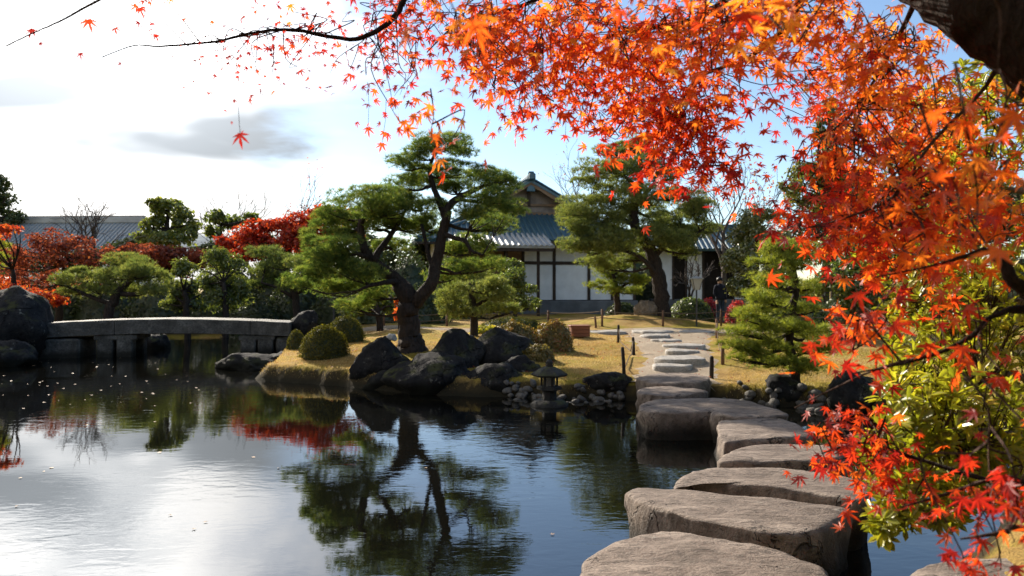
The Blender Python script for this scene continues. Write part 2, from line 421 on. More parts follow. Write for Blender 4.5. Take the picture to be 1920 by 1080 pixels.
M['brown_box'] = plain('stained_wood', (.22, .085, .045), .7, .25, .3, 6, .4, (.2, 1, 1))
M['glass'] = plain('frosted_glass', (.42, .42, .38), .35, .5, .1, 4, .05)
M['cloth_dark'] = plain('navy_cloth', (.018, .022, .036), .9, .1, .3, 10, .3)
M['cloth_blue'] = plain('blue_cloth', (.03, .05, .10), .9, .1, .3, 10, .3)
M['skin'] = plain('skin', (.45, .28, .20), .6, .3, .1, 10, .1)
M['hair'] = plain('black_hair', (.012, .010, .010), .5, .3, .3, 30, .3)
M['wet_leaf'] = plain('floating_leaf', (.34, .22, .13), .7, .3, .3, 30, .2)
M['dark_inner'] = plain('dark_interior', (.02, .017, .015), .9, .1, .3, 3, .1)

# ---------------------------------------------------------------- terrain, pond, path
POND = np.array([(-4.75, 13.7), (-4.55, 12.7), (-3.6, 12.2), (-2.7, 11.85), (-1.9, 11.2), (-0.8, 10.75), (0.1, 10.65), (0.8, 10.25), (1.55, 10.35), (2.2, 10.1),
                 (3.0, 10.0), (3.9, 9.7), (4.7, 9.0), (5.1, 7.4), (4.3, 5.9), (3.2, 4.7), (2.35, 3.7), (1.95, 2.6), (1.9, 1.4), (1.3, 0.2), (0.4, -.5), (-.8, -1.2), (-4, -2.5),
                 (-10, -3), (-16, 2), (-17, 10), (-14, 15), (-11.9, 16.6), (-11.6, 18.6), (-15, 21), (-16, 25.5), (-10, 27.0), (-6.8, 25), (-5.6, 20), (-5.35, 16.5)])
POND = smooth_path(POND, 4, True)
POND += rng.normal(0, .05, POND.shape)

def pond_dist(X, Y):
    """signed distance to the shore, + on land"""
    X = np.asarray(X, float); Y = np.asarray(Y, float); sh = X.shape; p = np.stack([X.ravel(), Y.ravel()], 1)
    a = POND; b = np.roll(POND, -1, 0); best = np.full(len(p), 1e9); ins = np.zeros(len(p), bool)
    for (x0, y0), (x1, y1) in zip(a, b):
        dx, dy = x1 - x0, y1 - y0
        t = np.clip(((p[:, 0] - x0) * dx + (p[:, 1] - y0) * dy) / (dx * dx + dy * dy + 1e-12), 0, 1)
        d = (p[:, 0] - x0 - t * dx) ** 2 + (p[:, 1] - y0 - t * dy) ** 2
        best = np.minimum(best, d)
        c = ((y0 > p[:, 1]) != (y1 > p[:, 1])) & (p[:, 0] < (x1 - x0) * (p[:, 1] - y0) / (y1 - y0 + 1e-12) + x0)
        ins ^= c
    d = np.sqrt(best); return np.where(ins, -d, d).reshape(sh)

def sst(x, a, b): t = np.clip((x - a) / (b - a), 0, 1); return t * t * (3 - 2 * t)

def gz(X, Y):
    X = np.asarray(X, float); Y = np.asarray(Y, float); d = pond_dist(X, Y)
    h = np.where(d < 0, -.7 * sst(-d, 0, .9) + .02 * sst(-d, 0, .1) * -1, .26 * sst(d, -.02, .22) + .12 * sst(d, .3, 2.6))
    h += .36 * np.exp(-(((X - 4.3) / 2.1) ** 2 + ((Y - 25.0) / 1.7) ** 2) ** 1.3) * (d > 0)
    h += .14 * np.exp(-(((X + 1.9) / 1.3) ** 2 + ((Y - 13.8) / 1.3) ** 2)) * (d > 0)
    h += (.025 * np.sin(X * 1.7 + Y * .6) + .02 * np.sin(Y * 2.3 - X * .9) + .012 * np.sin(X * 5.1) * np.sin(Y * 4.3)) * sst(d, .1, 1.0)
    return h

def g1(x, y): return float(gz(np.array([x]), np.array([y]))[0])

def G(px, py, lo=3.0, hi=70.0):
    """where the ray through a photo pixel meets the ground"""
    Ys = np.concatenate([np.arange(lo, 30, .03), np.arange(30, hi, .2)])
    X = (px - 960) / F * Ys; Z = EYE - (py - HOR) / F * Ys
    hit = np.nonzero(Z <= gz(X, Ys))[0]
    i = hit[0] if len(hit) else len(Ys) - 1
    return np.array([X[i], Ys[i], float(gz(X[i:i + 1], Ys[i:i + 1])[0])])

def grid_mesh(name, xs, ys, zf, mat, dz=0.0):
    Xg, Yg = np.meshgrid(xs, ys); Z = zf(Xg, Yg) + dz; nx, ny = len(xs), len(ys)
    V = np.stack([Xg.ravel(), Yg.ravel(), Z.ravel()], 1); i = np.arange(nx * ny).reshape(ny, nx)
    a, b, c, d = i[:-1, :-1].ravel(), i[:-1, 1:].ravel(), i[1:, 1:].ravel(), i[1:, :-1].ravel()
    T = np.concatenate([np.stack([a, b, c], 1), np.stack([a, c, d], 1)])
    return tri_object(name, V, T, np.full(len(V), .5), mat, smooth=True)

def spaced(parts):
    out = []
    for a, b, s in parts: out.append(np.arange(a, b, s))
    return np.concatenate(out + [np.array([parts[-1][1]])])
gxs = spaced([(-500, -60, 40), (-60, -18, 3), (-18, -6, .35), (-6, 6.5, .11), (6.5, 20, .7), (20, 60, 4), (60, 500, 40)])
gys = spaced([(-60, -5, 5), (-5, 9, .3), (9, 16, .11), (16, 29, .25), (29, 60, 2), (60, 160, 10), (160, 900, 60)])
ground = grid_mesh('ground', gxs, gys, gz, M['ground']); tag(ground, kind='structure')

wxs = np.linspace(-19, 7, 14); wys = np.linspace(-5, 29, 14)
pond = grid_mesh('pond', wxs, wys, lambda x, y: np.zeros_like(x), M['water']); tag(pond, kind='structure')

def path_strip(name, center, widths, dz):
    c = smooth_path(np.column_stack([np.asarray(center, float), widths]), 8); n = len(c)
    T = np.gradient(c[:, :2], axis=0); T /= np.linalg.norm(T, axis=1)[:, None]; Nn = np.stack([-T[:, 1], T[:, 0]], 1)
    V = []; K = 9
    for i in range(n):
        for k in range(K):
            t = k / (K - 1) * 2 - 1
            w = c[i, 2] * (1 + .08 * math.sin(i * 1.3 + (k > 4) * 2.1) + .05 * math.sin(i * 2.9))
            q = c[i, :2] + Nn[i] * t * w / 2
            V.append((q[0], q[1], dz * (1 - max(0, abs(t) - .8) / .2 * 1.6)))
    V = np.array(V); V[:, 2] += gz(V[:, 0], V[:, 1]); Tr = []
    for i in range(n - 1):
        for k in range(K - 1):
            a = i * K + k; Tr += [(a, a + 1, a + K + 1), (a, a + K + 1, a + K)]
    o = tri_object(name, V, np.array(Tr), np.full(len(V), .5), M['gravel'], smooth=True); return tag(o, kind='structure')
def gp(x, y): q = G(x, y); return (q[0], q[1])
path_strip('garden_path', [gp(1262, 722), gp(1268, 700), gp(1275, 675), gp(1262, 652), gp(1255, 635), gp(1255, 622), gp(1250, 616)], [1.3, 1.35, 1.3, 1.6, 2.2, 3.0, 3.4], .022)
path_strip('cross_path', [(-9.5, 24.2), (-6, 23.6), (-3, 22.6), (-1, 21.6), (1.5, 21.2), (4.2, 21.2), (7, 21.4), (12, 22.5)], [1.2, 1.2, 1.2, 1.3, 1.5, 1.7, 1.5, 1.5], .034)

# ---------------------------------------------------------------- stones and rocks
import bmesh
def fbm(p, o=4, sc=1.0):
    s = 0; a = 1.0; q = Vector(p) * sc
    for _ in range(o): s += a * mnoise.noise(q); q = q * 2.03 + Vector((3.1, 1.7, 5.3)); a *= .5
    return s

def slab(name, outline, ztop, zbot, mat, label, cat, group=None, dome=.02, seed=0, plan=False, rnd=.6, tilt=(0, 0), side=.045):
    """flat-topped natural stone; outline in photo pixels on its top face (or plan metres)"""
    if plan: pts = np.array(outline, float)
    else:
        pts = []
        for x, y in outline:
            Y = F * (EYE - ztop) / (y - HOR); pts.append(((x - 960) / F * Y, Y))
        pts = np.array(pts)
    k = max(3, int(72 / len(pts))); pts = smooth_path(pts, k, True); c = pts.mean(0); pts = pts - c; K = len(pts)
    th = ztop - zbot
    prof = [(.15, 0), (.32, 0), (.48, 0), (.62, 0), (.74, 0), (.84, 0), (.91, -.002), (.955, -.008 * rnd), (.985, -.022 * rnd), (1.0, -.045 * rnd), (1.008, -.09), (1.0, -.16), (.985, -.26), (.955, -.40)]
    prof = [(r, z) for r, z in prof if -z < th * .92] + [(.93, -th)]
    V = [(0, 0, 0)]; so = seed * 7.31
    for r, z in prof:
        for x, y in pts: V.append((x * r, y * r, z))
    out = []
    for (x, y, z) in V:
        q = (x + so, y - so, z + c[0]); R = math.hypot(x, y) + 1e-6
        n_low = fbm(q, 3, 1.5); n_mid = fbm(q, 4, 6.0)
        ins = 1.0 if z > -.003 else 0.0
        strat = fbm((x * .8 + so, y * 3.5, z * 3), 4, 3.0)
        zz = z + .020 * n_low + .007 * n_mid + (.008 * strat if ins else 0) + dome * (1 - min(1, (x * x + y * y) / (np.max(np.sum(pts ** 2, 1)))))
        zz += tilt[0] * x + tilt[1] * y
        rim = min(1, max(0, (-z) / .02)); rad = (side * fbm((x * 1.2 + so, y * 1.2, z * 2.5), 5, 3.0)) * (.35 + .65 * rim) + .012 * fbm((x + so, y, z * 2), 3, 14.0) if z < -.0015 else 0.012 * n_mid
        out.append((x + x / R * rad, y + y / R * rad, zz))
    Fc = [(0, 1 + i, 1 + (i + 1) % K) for i in range(K)]
    for r in range(len(prof) - 1):
        for i in range(K):
            j = (i + 1) % K; a = 1 + r * K
            Fc.append((a + i, a + K + i, a + K + j, a + j))
    mb = MB(); mb.add(np.array(out) + np.array([c[0], c[1], ztop]), Fc)
    o = mb.build(name, mat, smooth=True, origin=(c[0], c[1], zbot))
    return tag(o, label, cat, group)

GS = 'stepping stones across the pond'
st = lambda ol, z, lab, sd, **k: slab('stepping_stone', ol, z, -.45, M['step'], lab, 'stepping stone', GS, seed=sd, **k)
st([(1092, 1060), (1140, 1030), (1215, 1002), (1262, 994), (1330, 1010), (1420, 1026), (1490, 1044), (1560, 1085), (1540, 1180), (1400, 1225), (1200, 1215), (1085, 1130)], .33,
   'large brown rounded stepping stone at the bottom edge, nearest of all', 1, dome=.03)
st([(1176, 922), (1200, 911), (1300, 919), (1400, 930), (1500, 941), (1594, 952), (1570, 974), (1520, 998), (1440, 1002), (1350, 985), (1285, 968), (1220, 948)], .33,
   'long brown stepping stone with layered grain, second from the bottom edge', 2, dome=.01)
st([(1262, 912), (1292, 884), (1360, 877), (1450, 878), (1530, 884), (1600, 898), (1632, 916), (1605, 934), (1500, 921), (1410, 911), (1320, 903)], .33,
   'speckled grey stepping stone, third from the bottom, under the red maple tips', 3, dome=.015)
st([(1350, 864), (1368, 846), (1420, 834), (1500, 831), (1570, 836), (1590, 852), (1540, 863), (1440, 866)], .33,
   'thin-looking brown stepping stone, fourth from the bottom', 4, dome=.01)
st([(1342, 800), (1350, 787), (1400, 784), (1470, 785), (1515, 805), (1522, 816), (1470, 822), (1400, 825), (1368, 828), (1352, 826)], .34,
   'pale stepping stone with a sunlit jagged left side, fifth from the bottom', 5, dome=.005)
st([(1335, 775), (1352, 766), (1400, 764), (1450, 766), (1475, 775), (1440, 782), (1380, 783)], .30,
   'small dim stepping stone half in shade just behind the pale jagged one', 6, dome=.01)
st([(1196, 763), (1210, 752), (1260, 747), (1330, 747), (1400, 751), (1440, 760), (1430, 769), (1360, 772), (1270, 773), (1215, 771)], .30,
   'big shaded bridging stone with a tall dark face above the water', 7, dome=.02)
st([(1194, 734), (1210, 728), (1260, 725), (1310, 728), (1325, 734), (1290, 739), (1225, 740)], .32,
   'shaded flat stone at the shore, just behind the big bridging stone', 8, dome=.01)
slab('stepping_stone', [(1195, 710), (1210, 703), (1260, 699), (1310, 702), (1332, 709), (1310, 716), (1240, 718)], .35, .05, M['step'],
     'widest flat stone where the path leaves the pond', 'stepping stone', GS, seed=9, dome=.01)
st([(1700, 1095), (1760, 1062), (1850, 1052), (1960, 1050), (2000, 1100), (1900, 1150), (1760, 1140)], .22,
   'low stone half hidden under red leaves at the bottom right corner', 10, dome=.02)
path_stones = [(1258, 693, 36, 6, 'rounded path stone next to the widest shore stone'), (1276, 680, 46, 8, 'large dark-sided path stone between the last two low posts'),
               (1279, 665, 31, 5, 'path stone just beyond the large dark-sided one'), (1285, 654, 36, 5.5, 'path stone at the bend with a notched right end'),
               (1250, 643, 26, 4, 'narrow path stone in the middle of the gravel'), (1228, 634, 28, 4, 'path stone left of centre, second before the cross path'),
               (1222, 625.5, 38, 3.2, 'long low path stone at the end of the stepping path'), (1305, 624.5, 32, 2.4, 'thin pale flagstone at the right of the cross path'),
               (1140, 624.5, 36, 3.0, 'thin pale flagstone in the cross path behind the leaning post'), (1065, 619, 22, 2, 'small flagstone in the cross path behind the wooden box')]
for i, (x, y, rx, ry, lab) in enumerate(path_stones):
    q = G(x, y); s = q[1] / F; R = rx * s; Dp = max(.16, ry * q[1] ** 2 / (F * 1.2) * .9); Dp = min(Dp, R * .8)
    a = np.arange(10) * 2 * np.pi / 10; rr = 1 + rng.normal(0, .07, 10)
    ol = np.column_stack([q[0] + R * rr * np.sign(np.cos(a)) * np.abs(np.cos(a)) ** .75, q[1] + Dp * rr * np.sign(np.sin(a)) * np.abs(np.sin(a)) ** .75])
    slab('path_stone', ol, q[2] + (.085 if i < 7 else .055), q[2] - .12, M['flag'], lab, 'path stone', 'stepping stones in the gravel path', seed=20 + i, plan=True, dome=.006, rnd=.6, side=.02)

def ico(sub):
    bm = bmesh.new(); bmesh.ops.create_icosphere(bm, subdivisions=sub, radius=1.0)
    V = np.array([v.co[:] for v in bm.verts]); Fc = [tuple(v.index for v in f.verts) for f in bm.faces]; bm.free(); return V, Fc
ICO = {s: ico(s) for s in (2, 3, 4, 5)}

def rock_geo(dims, seed, sub=4, rough=.16, cuts=9):
    r = np.random.default_rng(seed); V, Fc = ICO[sub]; V = V.copy()
    for _ in range(cuts):
        n = nrm(r.normal(size=3)); d = r.uniform(.62, .9); k = V @ n; V = V - np.outer(np.maximum(0, k - d) * .92, n)
    out = []
    for v in V:
        q = v + seed * 3.77; out.append(v * (1 + rough * fbm(q, 5, 1.6) - .10 * abs(fbm(q, 4, 3.2)) + .03 * fbm(q, 3, 11.0)))
    V = np.array(out); V = V * np.asarray(dims) / 2 * 1.1; return V, Fc

def rock(c, dims, label, seed, mat='rock', name='rock', group=None, rz=0.0, sub=4, cat='rock'):
    V, Fc = rock_geo(dims, seed, sub); cz, s = math.cos(rz), math.sin(rz)
    V = V @ np.array([[cz, s, 0], [-s, cz, 0], [0, 0, 1]])
    mb = MB(); mb.add(V, Fc); o = mb.build(name, M[mat], smooth=True); o.location = [float(x) for x in c]
    return tag(o, label, cat, group)

def rock_px(x0, y0, x1, y1, Y, label, seed, depth=None, sink=.12, **k):
    """rock filling a photo box, its middle at distance Y"""
    a, b = P(x0, y0, Y), P(x1, y1, Y); w = b[0] - a[0]; h = a[2] - b[2] + sink
    return rock(((a[0] + b[0]) / 2, Y, (a[2] + b[2] - sink) / 2), (w * 1.08, depth or w * .8, h * 1.1), label, seed, **k)

GR = 'dark rocks edging the pond'
rock_px(668, 640, 772, 728, 12.0, 'dark upright rock left of the pine trunk, at the lawn edge', 31, .75, group=GR)
rock_px(728, 666, 884, 748, 11.3, 'big dark boulder at the waterline in front of the pine', 32, .9, group=GR)
rock_px(806, 628, 906, 712, 12.2, 'dark peaked boulder right of the pine trunk', 33, .8, group=GR)
rock_px(886, 627, 1000, 702, 12.6, 'broad dark boulder between the pine and the orange azalea', 34, .9, group=GR)
rock_px(856, 680, 972, 748, 11.1, 'low black rock at the waterline left of the stone lantern', 35, .7, group=GR)
rock_px(940, 672, 1012, 716, 11.6, 'black rock sloping down behind the pale cobble heap', 48, .7, group=GR)
rock_px(690, 700, 760, 740, 11.6, 'low black rock at the waterline under the upright rock', 49, .5, group=GR)
rock_px(-60, 552, 84, 676, 16.6, 'huge dark boulder at the left edge beside the bridge', 36, 1.6, group=GR)
rock_px(-40, 642, 56, 696, 15.2, 'smaller rounded rock in the water at the left edge', 37, .9, group=GR)
rock_px(258, 630, 322, 668, 19.6, 'rock in the water seen beneath the bridge', 38, .9, group=GR)
rock_px(540, 584, 596, 650, 18.6, 'dark knobbly rock at the right end of the bridge', 39, .8, group=GR)
rock_px(414, 664, 520, 704, 14.6, 'flat-topped low rock in the water off the lawn tip', 40, 1.1, group=GR)
rock_px(496, 662, 548, 686, 16.2, 'small flat rock behind the lawn tip', 41, .6, group=GR)
rock_px(1192, 564, 1230, 594, 25.0, 'rough brown rock leaning beside the tall pine by the house', 42, .8, mat='rock_warm', group='rocks by the house')
rock_px(1430, 706, 1500, 752, 10.1, 'dark rock on the right bank behind the stepping stones', 43, .6, group=GR)
rock_px(1545, 700, 1640, 772, 9.6, 'broad dark rock on the right bank under the young pine', 44, .8, group=GR)
rock_px(1090, 700, 1180, 738, 10.6, 'low dark rock in the bank between the lantern and the stepping stones', 45, .5, group=GR)
q = G(1572, 640)
rock((q[0], q[1], q[2] + .12), (.42, .36, .34), 'round dark stone sitting on the dry lawn behind the red maple tips', 46, group='rocks by the house')
q = P(735, 634, 12.0)
rock((q[0], 12.0, q[2] + .01), (.20, .16, .13), 'small pale stone resting on top of the upright rock', 47, mat='pale_stone', name='pale_stone', sub=3, cat='stone')

# shore cobbles, each a stone of its own
GC = 'cobbles along the shore'
cob_mesh = []
for i in range(6):
    V, Fc = rock_geo((1, .75, .6), 60 + i, 2, .14, 5); mb = MB(); mb.add(V, Fc)
    o = mb.build('cobble_source', M['cobble'], smooth=True); cob_mesh.append(o.data); bpy.data.objects.remove(o)
def cobbles(region, n, label, seed, smin=.07, smax=.16):
    r = np.random.default_rng(seed)
    for i in range(n):
        t = r.uniform(); k = t * (len(region) - 1); a = int(min(k, len(region) - 2)); f = k - a
        p = np.array(region[a]) * (1 - f) + np.array(region[a + 1]) * f + r.normal(0, .10, 2)
        s = r.uniform(smin, smax); o = bpy.data.objects.new('cobble', cob_mesh[r.integers(6)]); link(o)
        o.location = (p[0], p[1], max(g1(p[0], p[1]), -.03) + s * .16); o.scale = (s, s, s); o.rotation_euler = (r.normal(0, .3), r.normal(0, .3), r.uniform(0, 6.28))
        tag(o, label, 'cobble', GC)
cobbles([(-.05, 10.75), (.35, 10.55)], 26, 'pale cobble in the heap left of the stone lantern', 1)
cobbles([(.78, 10.3), (1.2, 10.3), (1.6, 10.35)], 34, 'grey cobble in the row between the lantern and the stepping stones', 2)
cobbles([(3.1, 10.05), (3.9, 9.75), (4.3, 9.4)], 34, 'cobble on the right shore beyond the stepping stones', 3, .08, .2)

# ---------------------------------------------------------------- stone bridge
def bridge():
    A = np.array([(80 - 960) / F * 17.2, 17.2]); B = np.array([(548 - 960) / F * 18.3, 18.3])
    dv = B - A; Lg = np.linalg.norm(dv); rz = math.atan2(dv[1], dv[0])
    root = empty('stone_bridge', (A[0], A[1], 0), rz); tag(root, 'low grey stone slab bridge arching over the pond at left', 'bridge')
    ztop = lambda u: .79 + .11 * math.sin(math.pi * min(1, max(0, u / Lg * .96 + .04))) ** .9
    def slabseg(u0, u1, w0, w1, th):
        V = []; n = 9
        for i in range(n):
            u = u0 + (u1 - u0) * i / (n - 1); z = ztop(u) + .004 * math.sin(u * 9)
            for (y, zz) in ((w0, z - .02), (w0 + .02, z), (w1 - .02, z), (w1, z - .02), (w1, z - th), (w0, z - th)): V.append((u, y, zz))
        Fc = [tuple(range(5, -1, -1)), tuple(range((n - 1) * 6, n * 6))]
        for i in range(n - 1):
            for k in range(6):
                j = (k + 1) % 6; Fc.append((i * 6 + k, i * 6 + j, i * 6 + 6 + j, i * 6 + 6 + k))
        mb = MB(); mb.add(V, Fc); return mb
    cuts = [0, Lg * .31, Lg * .84, Lg]
    for i in range(3):
        slabseg(cuts[i] + .008, cuts[i + 1] - .008, -.62, -.005, .34).build('deck_slab', M['bridge'], root)
        slabseg(cuts[i] + .008, cuts[i + 1] - .008, .005, .62, .34).build('deck_slab', M['bridge'], root)
    for u in (Lg * .27, Lg * .345, Lg * .83, Lg * .90):
        for y in (-.42, .42):
            MB().box((u, y, ztop(u) / 2 - .5), (.36, .30, ztop(u) - .36 + 1.0 - .32), bev=.03).build('pier', M['bridge'], root)
    MB().box((Lg * .31, 0, ztop(Lg * .31) - .42), (.95, 1.15, .12), bev=.02).build('pier_cap', M['bridge'], root)
    MB().box((Lg * .865, 0, ztop(Lg * .865) - .42), (.85, 1.15, .12), bev=.02).build('pier_cap', M['bridge'], root)
    MB().box((Lg * .09, -.1, .05), (1.05, 1.1, .80), bev=.05).build('abutment', M['bridge'], root)
    MB().box((Lg * .985, 0, .05), (.5, 1.1, .76), bev=.05).build('abutment', M['bridge'], root)
bridge()

# ---------------------------------------------------------------- stone lantern standing in the water
def yukimi():
    c = P(1030, 760, 9.9); root = empty('stone_lantern', (c[0], 9.9, -.02), .35); root.scale = (.80, .80, .78); tag(root, 'squat old stone lantern with a wide roof standing in the shallows', 'stone lantern')
    mb = MB(); mb.lathe([(.30, -.35), (.34, -.05), (.33, .06), (.24, .12)], 10); mb.build('base', M['lantern'], root, True)
    mb = MB(); mb.lathe([(.13, .10), (.12, .28), (.15, .30)], 8); mb.build('pillar', M['lantern'], root)
    mb = MB(); mb.lathe([(.15, .29), (.22, .31), (.22, .36), (.18, .37)], 6); mb.build('platform', M['lantern'], root)
    for i in range(6):
        a = math.pi / 3 * i + math.pi / 6
        mb = MB(); mb.box((.135 * math.cos(a), .135 * math.sin(a), .455), (.035, .035, .18), a); mb.build('corner_post', M['lantern'], root)
    mb = MB(); mb.box((0, 0, .45), (.15, .15, .16)); mb.build('firebox', M['granite'], root)
    mb = MB(); mb.lathe([(.17, .54), (.30, .545), (.325, .575), (.30, .60), (.20, .665), (.09, .715), (.06, .72)], 6); mb.build('roof', M['lantern'], root)
    mb = MB(); mb.lathe([(.06, .715), (.07, .735), (.05, .75), (.07, .78), (.045, .82), (.01, .85)], 10); mb.build('finial', M['lantern'], root, True)
yukimi()

# ---------------------------------------------------------------- garden lamps
def lamp(px, py, top, name, label, w):
    q = G(px, py); Y = q[1]; s = Y / F; H = (py - top) * s; root = empty(name, q); tag(root, label, 'garden lamp', 'garden lamps on posts')
    hh = 22 * s; r = w * s / 2
    MB().tube([(0, 0, -.1), (0, 0, H - hh)], .028, 8).build('post', M['metal'], root)
    mb = MB(); mb.lathe([(.035, H - hh), (r * .45, H - hh + .01), (r * .92, H - .03), (r * .90, H - .028)], 4); mb.build('glass_shade', M['glass'], root)
    for i in range(4):
        a = math.pi / 4 + i * math.pi / 2
        MB().tube([(r * .46 * math.cos(a), r * .46 * math.sin(a), H - hh), (r * .95 * math.cos(a), r * .95 * math.sin(a), H - .02)], .010, 5).build('frame_bar', M['metal'], root)
    mb = MB(); mb.lathe([(r * 1.05, H - .03), (r * 1.08, H), (r * .5, H + .05), (.02, H + .07)], 4); mb.build('cap', M['tile_pale'], root)
lamp(626, 622, 537, 'garden_lamp', 'garden lamp with a pale flared shade behind the clipped azaleas', 26)
lamp(1306, 612, 522, 'garden_lamp', 'garden lamp on a dark post right of the tall pine', 28)

def feeder(px, py, top):
    q = G(px, py); s = q[1] / F; H = (py - top) * s; root = empty('wooden_lantern', q, .3); tag(root, 'small pale-roofed lantern on a post left of the pine trunk', 'lantern')
    MB().box((0, 0, H * .3), (.07, .07, H * .6 + .1)).build('post', M['granite'], root)
    MB().box((0, 0, H * .66), (.30, .30, .2), bev=.02).build('firebox', M['granite'], root)
    mb = MB(); mb.lathe([(.30, H * .78), (.31, H * .82), (.16, H * .95), (.03, H)], 4); mb.build('roof', M['pale_stone'], root)
feeder(688, 607, 566)

# ---------------------------------------------------------------- posts, ropes, wooden box
posts = [(1118, 615, 593, .6, 'brown', -.12, 'leaning reddish-brown post beside the wooden box', 3.6), (1159, 644, 609, 0, 'post', .02, 'low dark post left of the path, at its upper end', 4.2),
         (1189, 666, 632, 0, 'post', -.06, 'low dark post left of the path, second from the water', 5), (1171, 706, 651, 0, 'post', -.07, 'tall dark post nearest the water on the left of the path', 6),
         (1334, 710, 668, 0, 'post', .01, 'dark post nearest the water on the right of the path', 7), (1355, 684, 640, 0, 'brown', 0, 'brown post at the right path edge beside the young pine', 6),
         (1344, 634, 598, 0, 'brown', 0, 'brown post at the top right corner of the path', 4.6)]
tops = []
for (x, y, t, _, kind, lean, lab, w) in posts:
    q = G(x, y); s = q[1] / F; H = (y - t) * s; r = w * s / 2 * 1.15
    mb = MB(); mb.tube([(0, 0, -.15), (lean * H * .5, 0, H * .5), (lean * H, 0, H - .02), (lean * H, 0, H)], [r, r * .98, r * .95, r * .6], 9)
    o = mb.build('low_post', M['post_brown' if kind == 'brown' else 'post'], smooth=True); o.location = [float(v) for v in q]; tag(o, lab, 'post', 'low posts along the path')
    tops.append(np.array([q[0] + lean * H, q[1], q[2] + H * .82]))
def rope_pts(a, b, sag, n=14):
    t = np.linspace(0, 1, n)[:, None]; p = a * (1 - t) + b * t; p[:, 2] -= sag * 4 * (t[:, 0] * (1 - t[:, 0])); return p
def ground_rope(a, b, lab):
    t = np.linspace(0, 1, 14)[:, None]; p = a * (1 - t) + b * t; gzv = gz(p[:, 0], p[:, 1]) + .04
    p[:, 2] = np.maximum(gzv, p[:, 2] - .5 * 4 * (t[:, 0] * (1 - t[:, 0])))
    o = MB().tube(p, .009, 6).build('rope', M['rope'], smooth=True); tag(o, lab, 'rope', 'ropes between the low posts')
ground_rope(tops[1], tops[2], 'slack rope between the two low posts left of the path')
ground_rope(tops[2], tops[3], 'slack rope hanging to the tall post nearest the water')
ground_rope(tops[5], tops[6], 'rope along the right edge of the path')

def fence(pxs, label):
    b = [G(x, y) for x, y, _ in pxs]; root = empty('rope_fence', b[0]); tag(root, label, 'fence', 'low rope fences round the lawns'); o0 = b[0]
    tp = []
    for q, (x, y, t) in zip(b, pxs):
        s = q[1] / F; H = (y - t) * s; l = q - o0
        MB().tube([l + (0, 0, -.15), l + (0, 0, H)], .038, 8).build('post', M['post_brown'], root, True); tp.append(l + np.array([0, 0, H]))
    for i in range(len(tp) - 1):
        for k in (.86, .45):
            a = tp[i].copy(); c = tp[i + 1].copy(); a[2] -= (1 - k) * .5; c[2] -= (1 - k) * .5
            MB().tube(rope_pts(a, c, .05), .014, 5).build('rope', M['rope'], root, True)
fence([(720, 612, 586), (838, 612, 584), (935, 610, 584), (1028, 608, 582), (1129, 612, 580), (1243, 612, 582), (1352, 612, 580)], 'rope fence on thin posts running behind the lawn in front of the house')
fence([(1352, 612, 580), (1480, 612, 578), (1620, 612, 578)], 'rope fence at right, half hidden by the young pine')

q = G(1086, 632)
box_r = empty('wooden_box', q, .1); tag(box_r, 'small reddish wooden box on the lawn beside the orange azalea', 'box')
for i in range(3): MB().box((0, -.20, .06 + .085 * i), (.46, .03, .08), bev=.006).build('plank', M['brown_box'], box_r)
for sx in (-1, 1): MB().box((sx * .22, .0, .145), (.03, .36, .25), bev=.006).build('side_board', M['brown_box'], box_r)
MB().box((0, .19, .145), (.46, .03, .25), bev=.006).build('back_board', M['brown_box'], box_r)
MB().box((0, 0, .285), (.52, .46, .03), bev=.008).build('lid', M['brown_box'], box_r)

# ---------------------------------------------------------------- main house
RIB = {}
def rib_mesh(mat, r=.075):
    key = (mat, r)
    if key not in RIB:
        mb = MB(); n = 7; V = []
        for y in (0, 1):
            for i in range(n):
                a = math.pi * i / (n - 1); V.append((r * math.cos(a), y, r * math.sin(a) * .9))
        Fc = [(i, i + 1, n + i + 1, n + i) for i in range(n - 1)] + [tuple(range(n - 1, -1, -1)), tuple(range(n, 2 * n))]
        mb.add(V, Fc); o = mb.build('rib_source', M[mat], smooth=False); RIB[key] = o.data; bpy.data.objects.remove(o)
    return RIB[key]
def rib(parent, a, b, mat='tile', r=.075, up=(0, 0, 1)):
    """tile roll from a (top) to b (eave)"""
    a = Vector(a); b = Vector(b); d = b - a; Lg = d.length
    if Lg < .12: return
    y = d / Lg; x = y.cross(Vector(up)).normalized(); z = x.cross(y)
    o = bpy.data.objects.new('tile_row', rib_mesh(mat, r)); link(o, parent)
    Mx = Matrix((x, y * Lg, z)).transposed().to_4x4(); Mx.translation = a; o.matrix_local = Mx
def quad_slab(name, pts, th, mat, parent):
    p = np.array(pts, float); n = nrm(np.cross(p[1] - p[0], p[-1] - p[0])); 
    if n[2] < 0: n = -n
    k = len(p); V = np.vstack([p, p - n * th]); Fc = [tuple(range(k)), tuple(range(2 * k - 1, k - 1, -1))] + [(i, k + i, k + (i + 1) % k, (i + 1) % k) for i in range(k)]
    mb = MB(); mb.add(V, Fc); return mb.build(name, M[mat], parent)

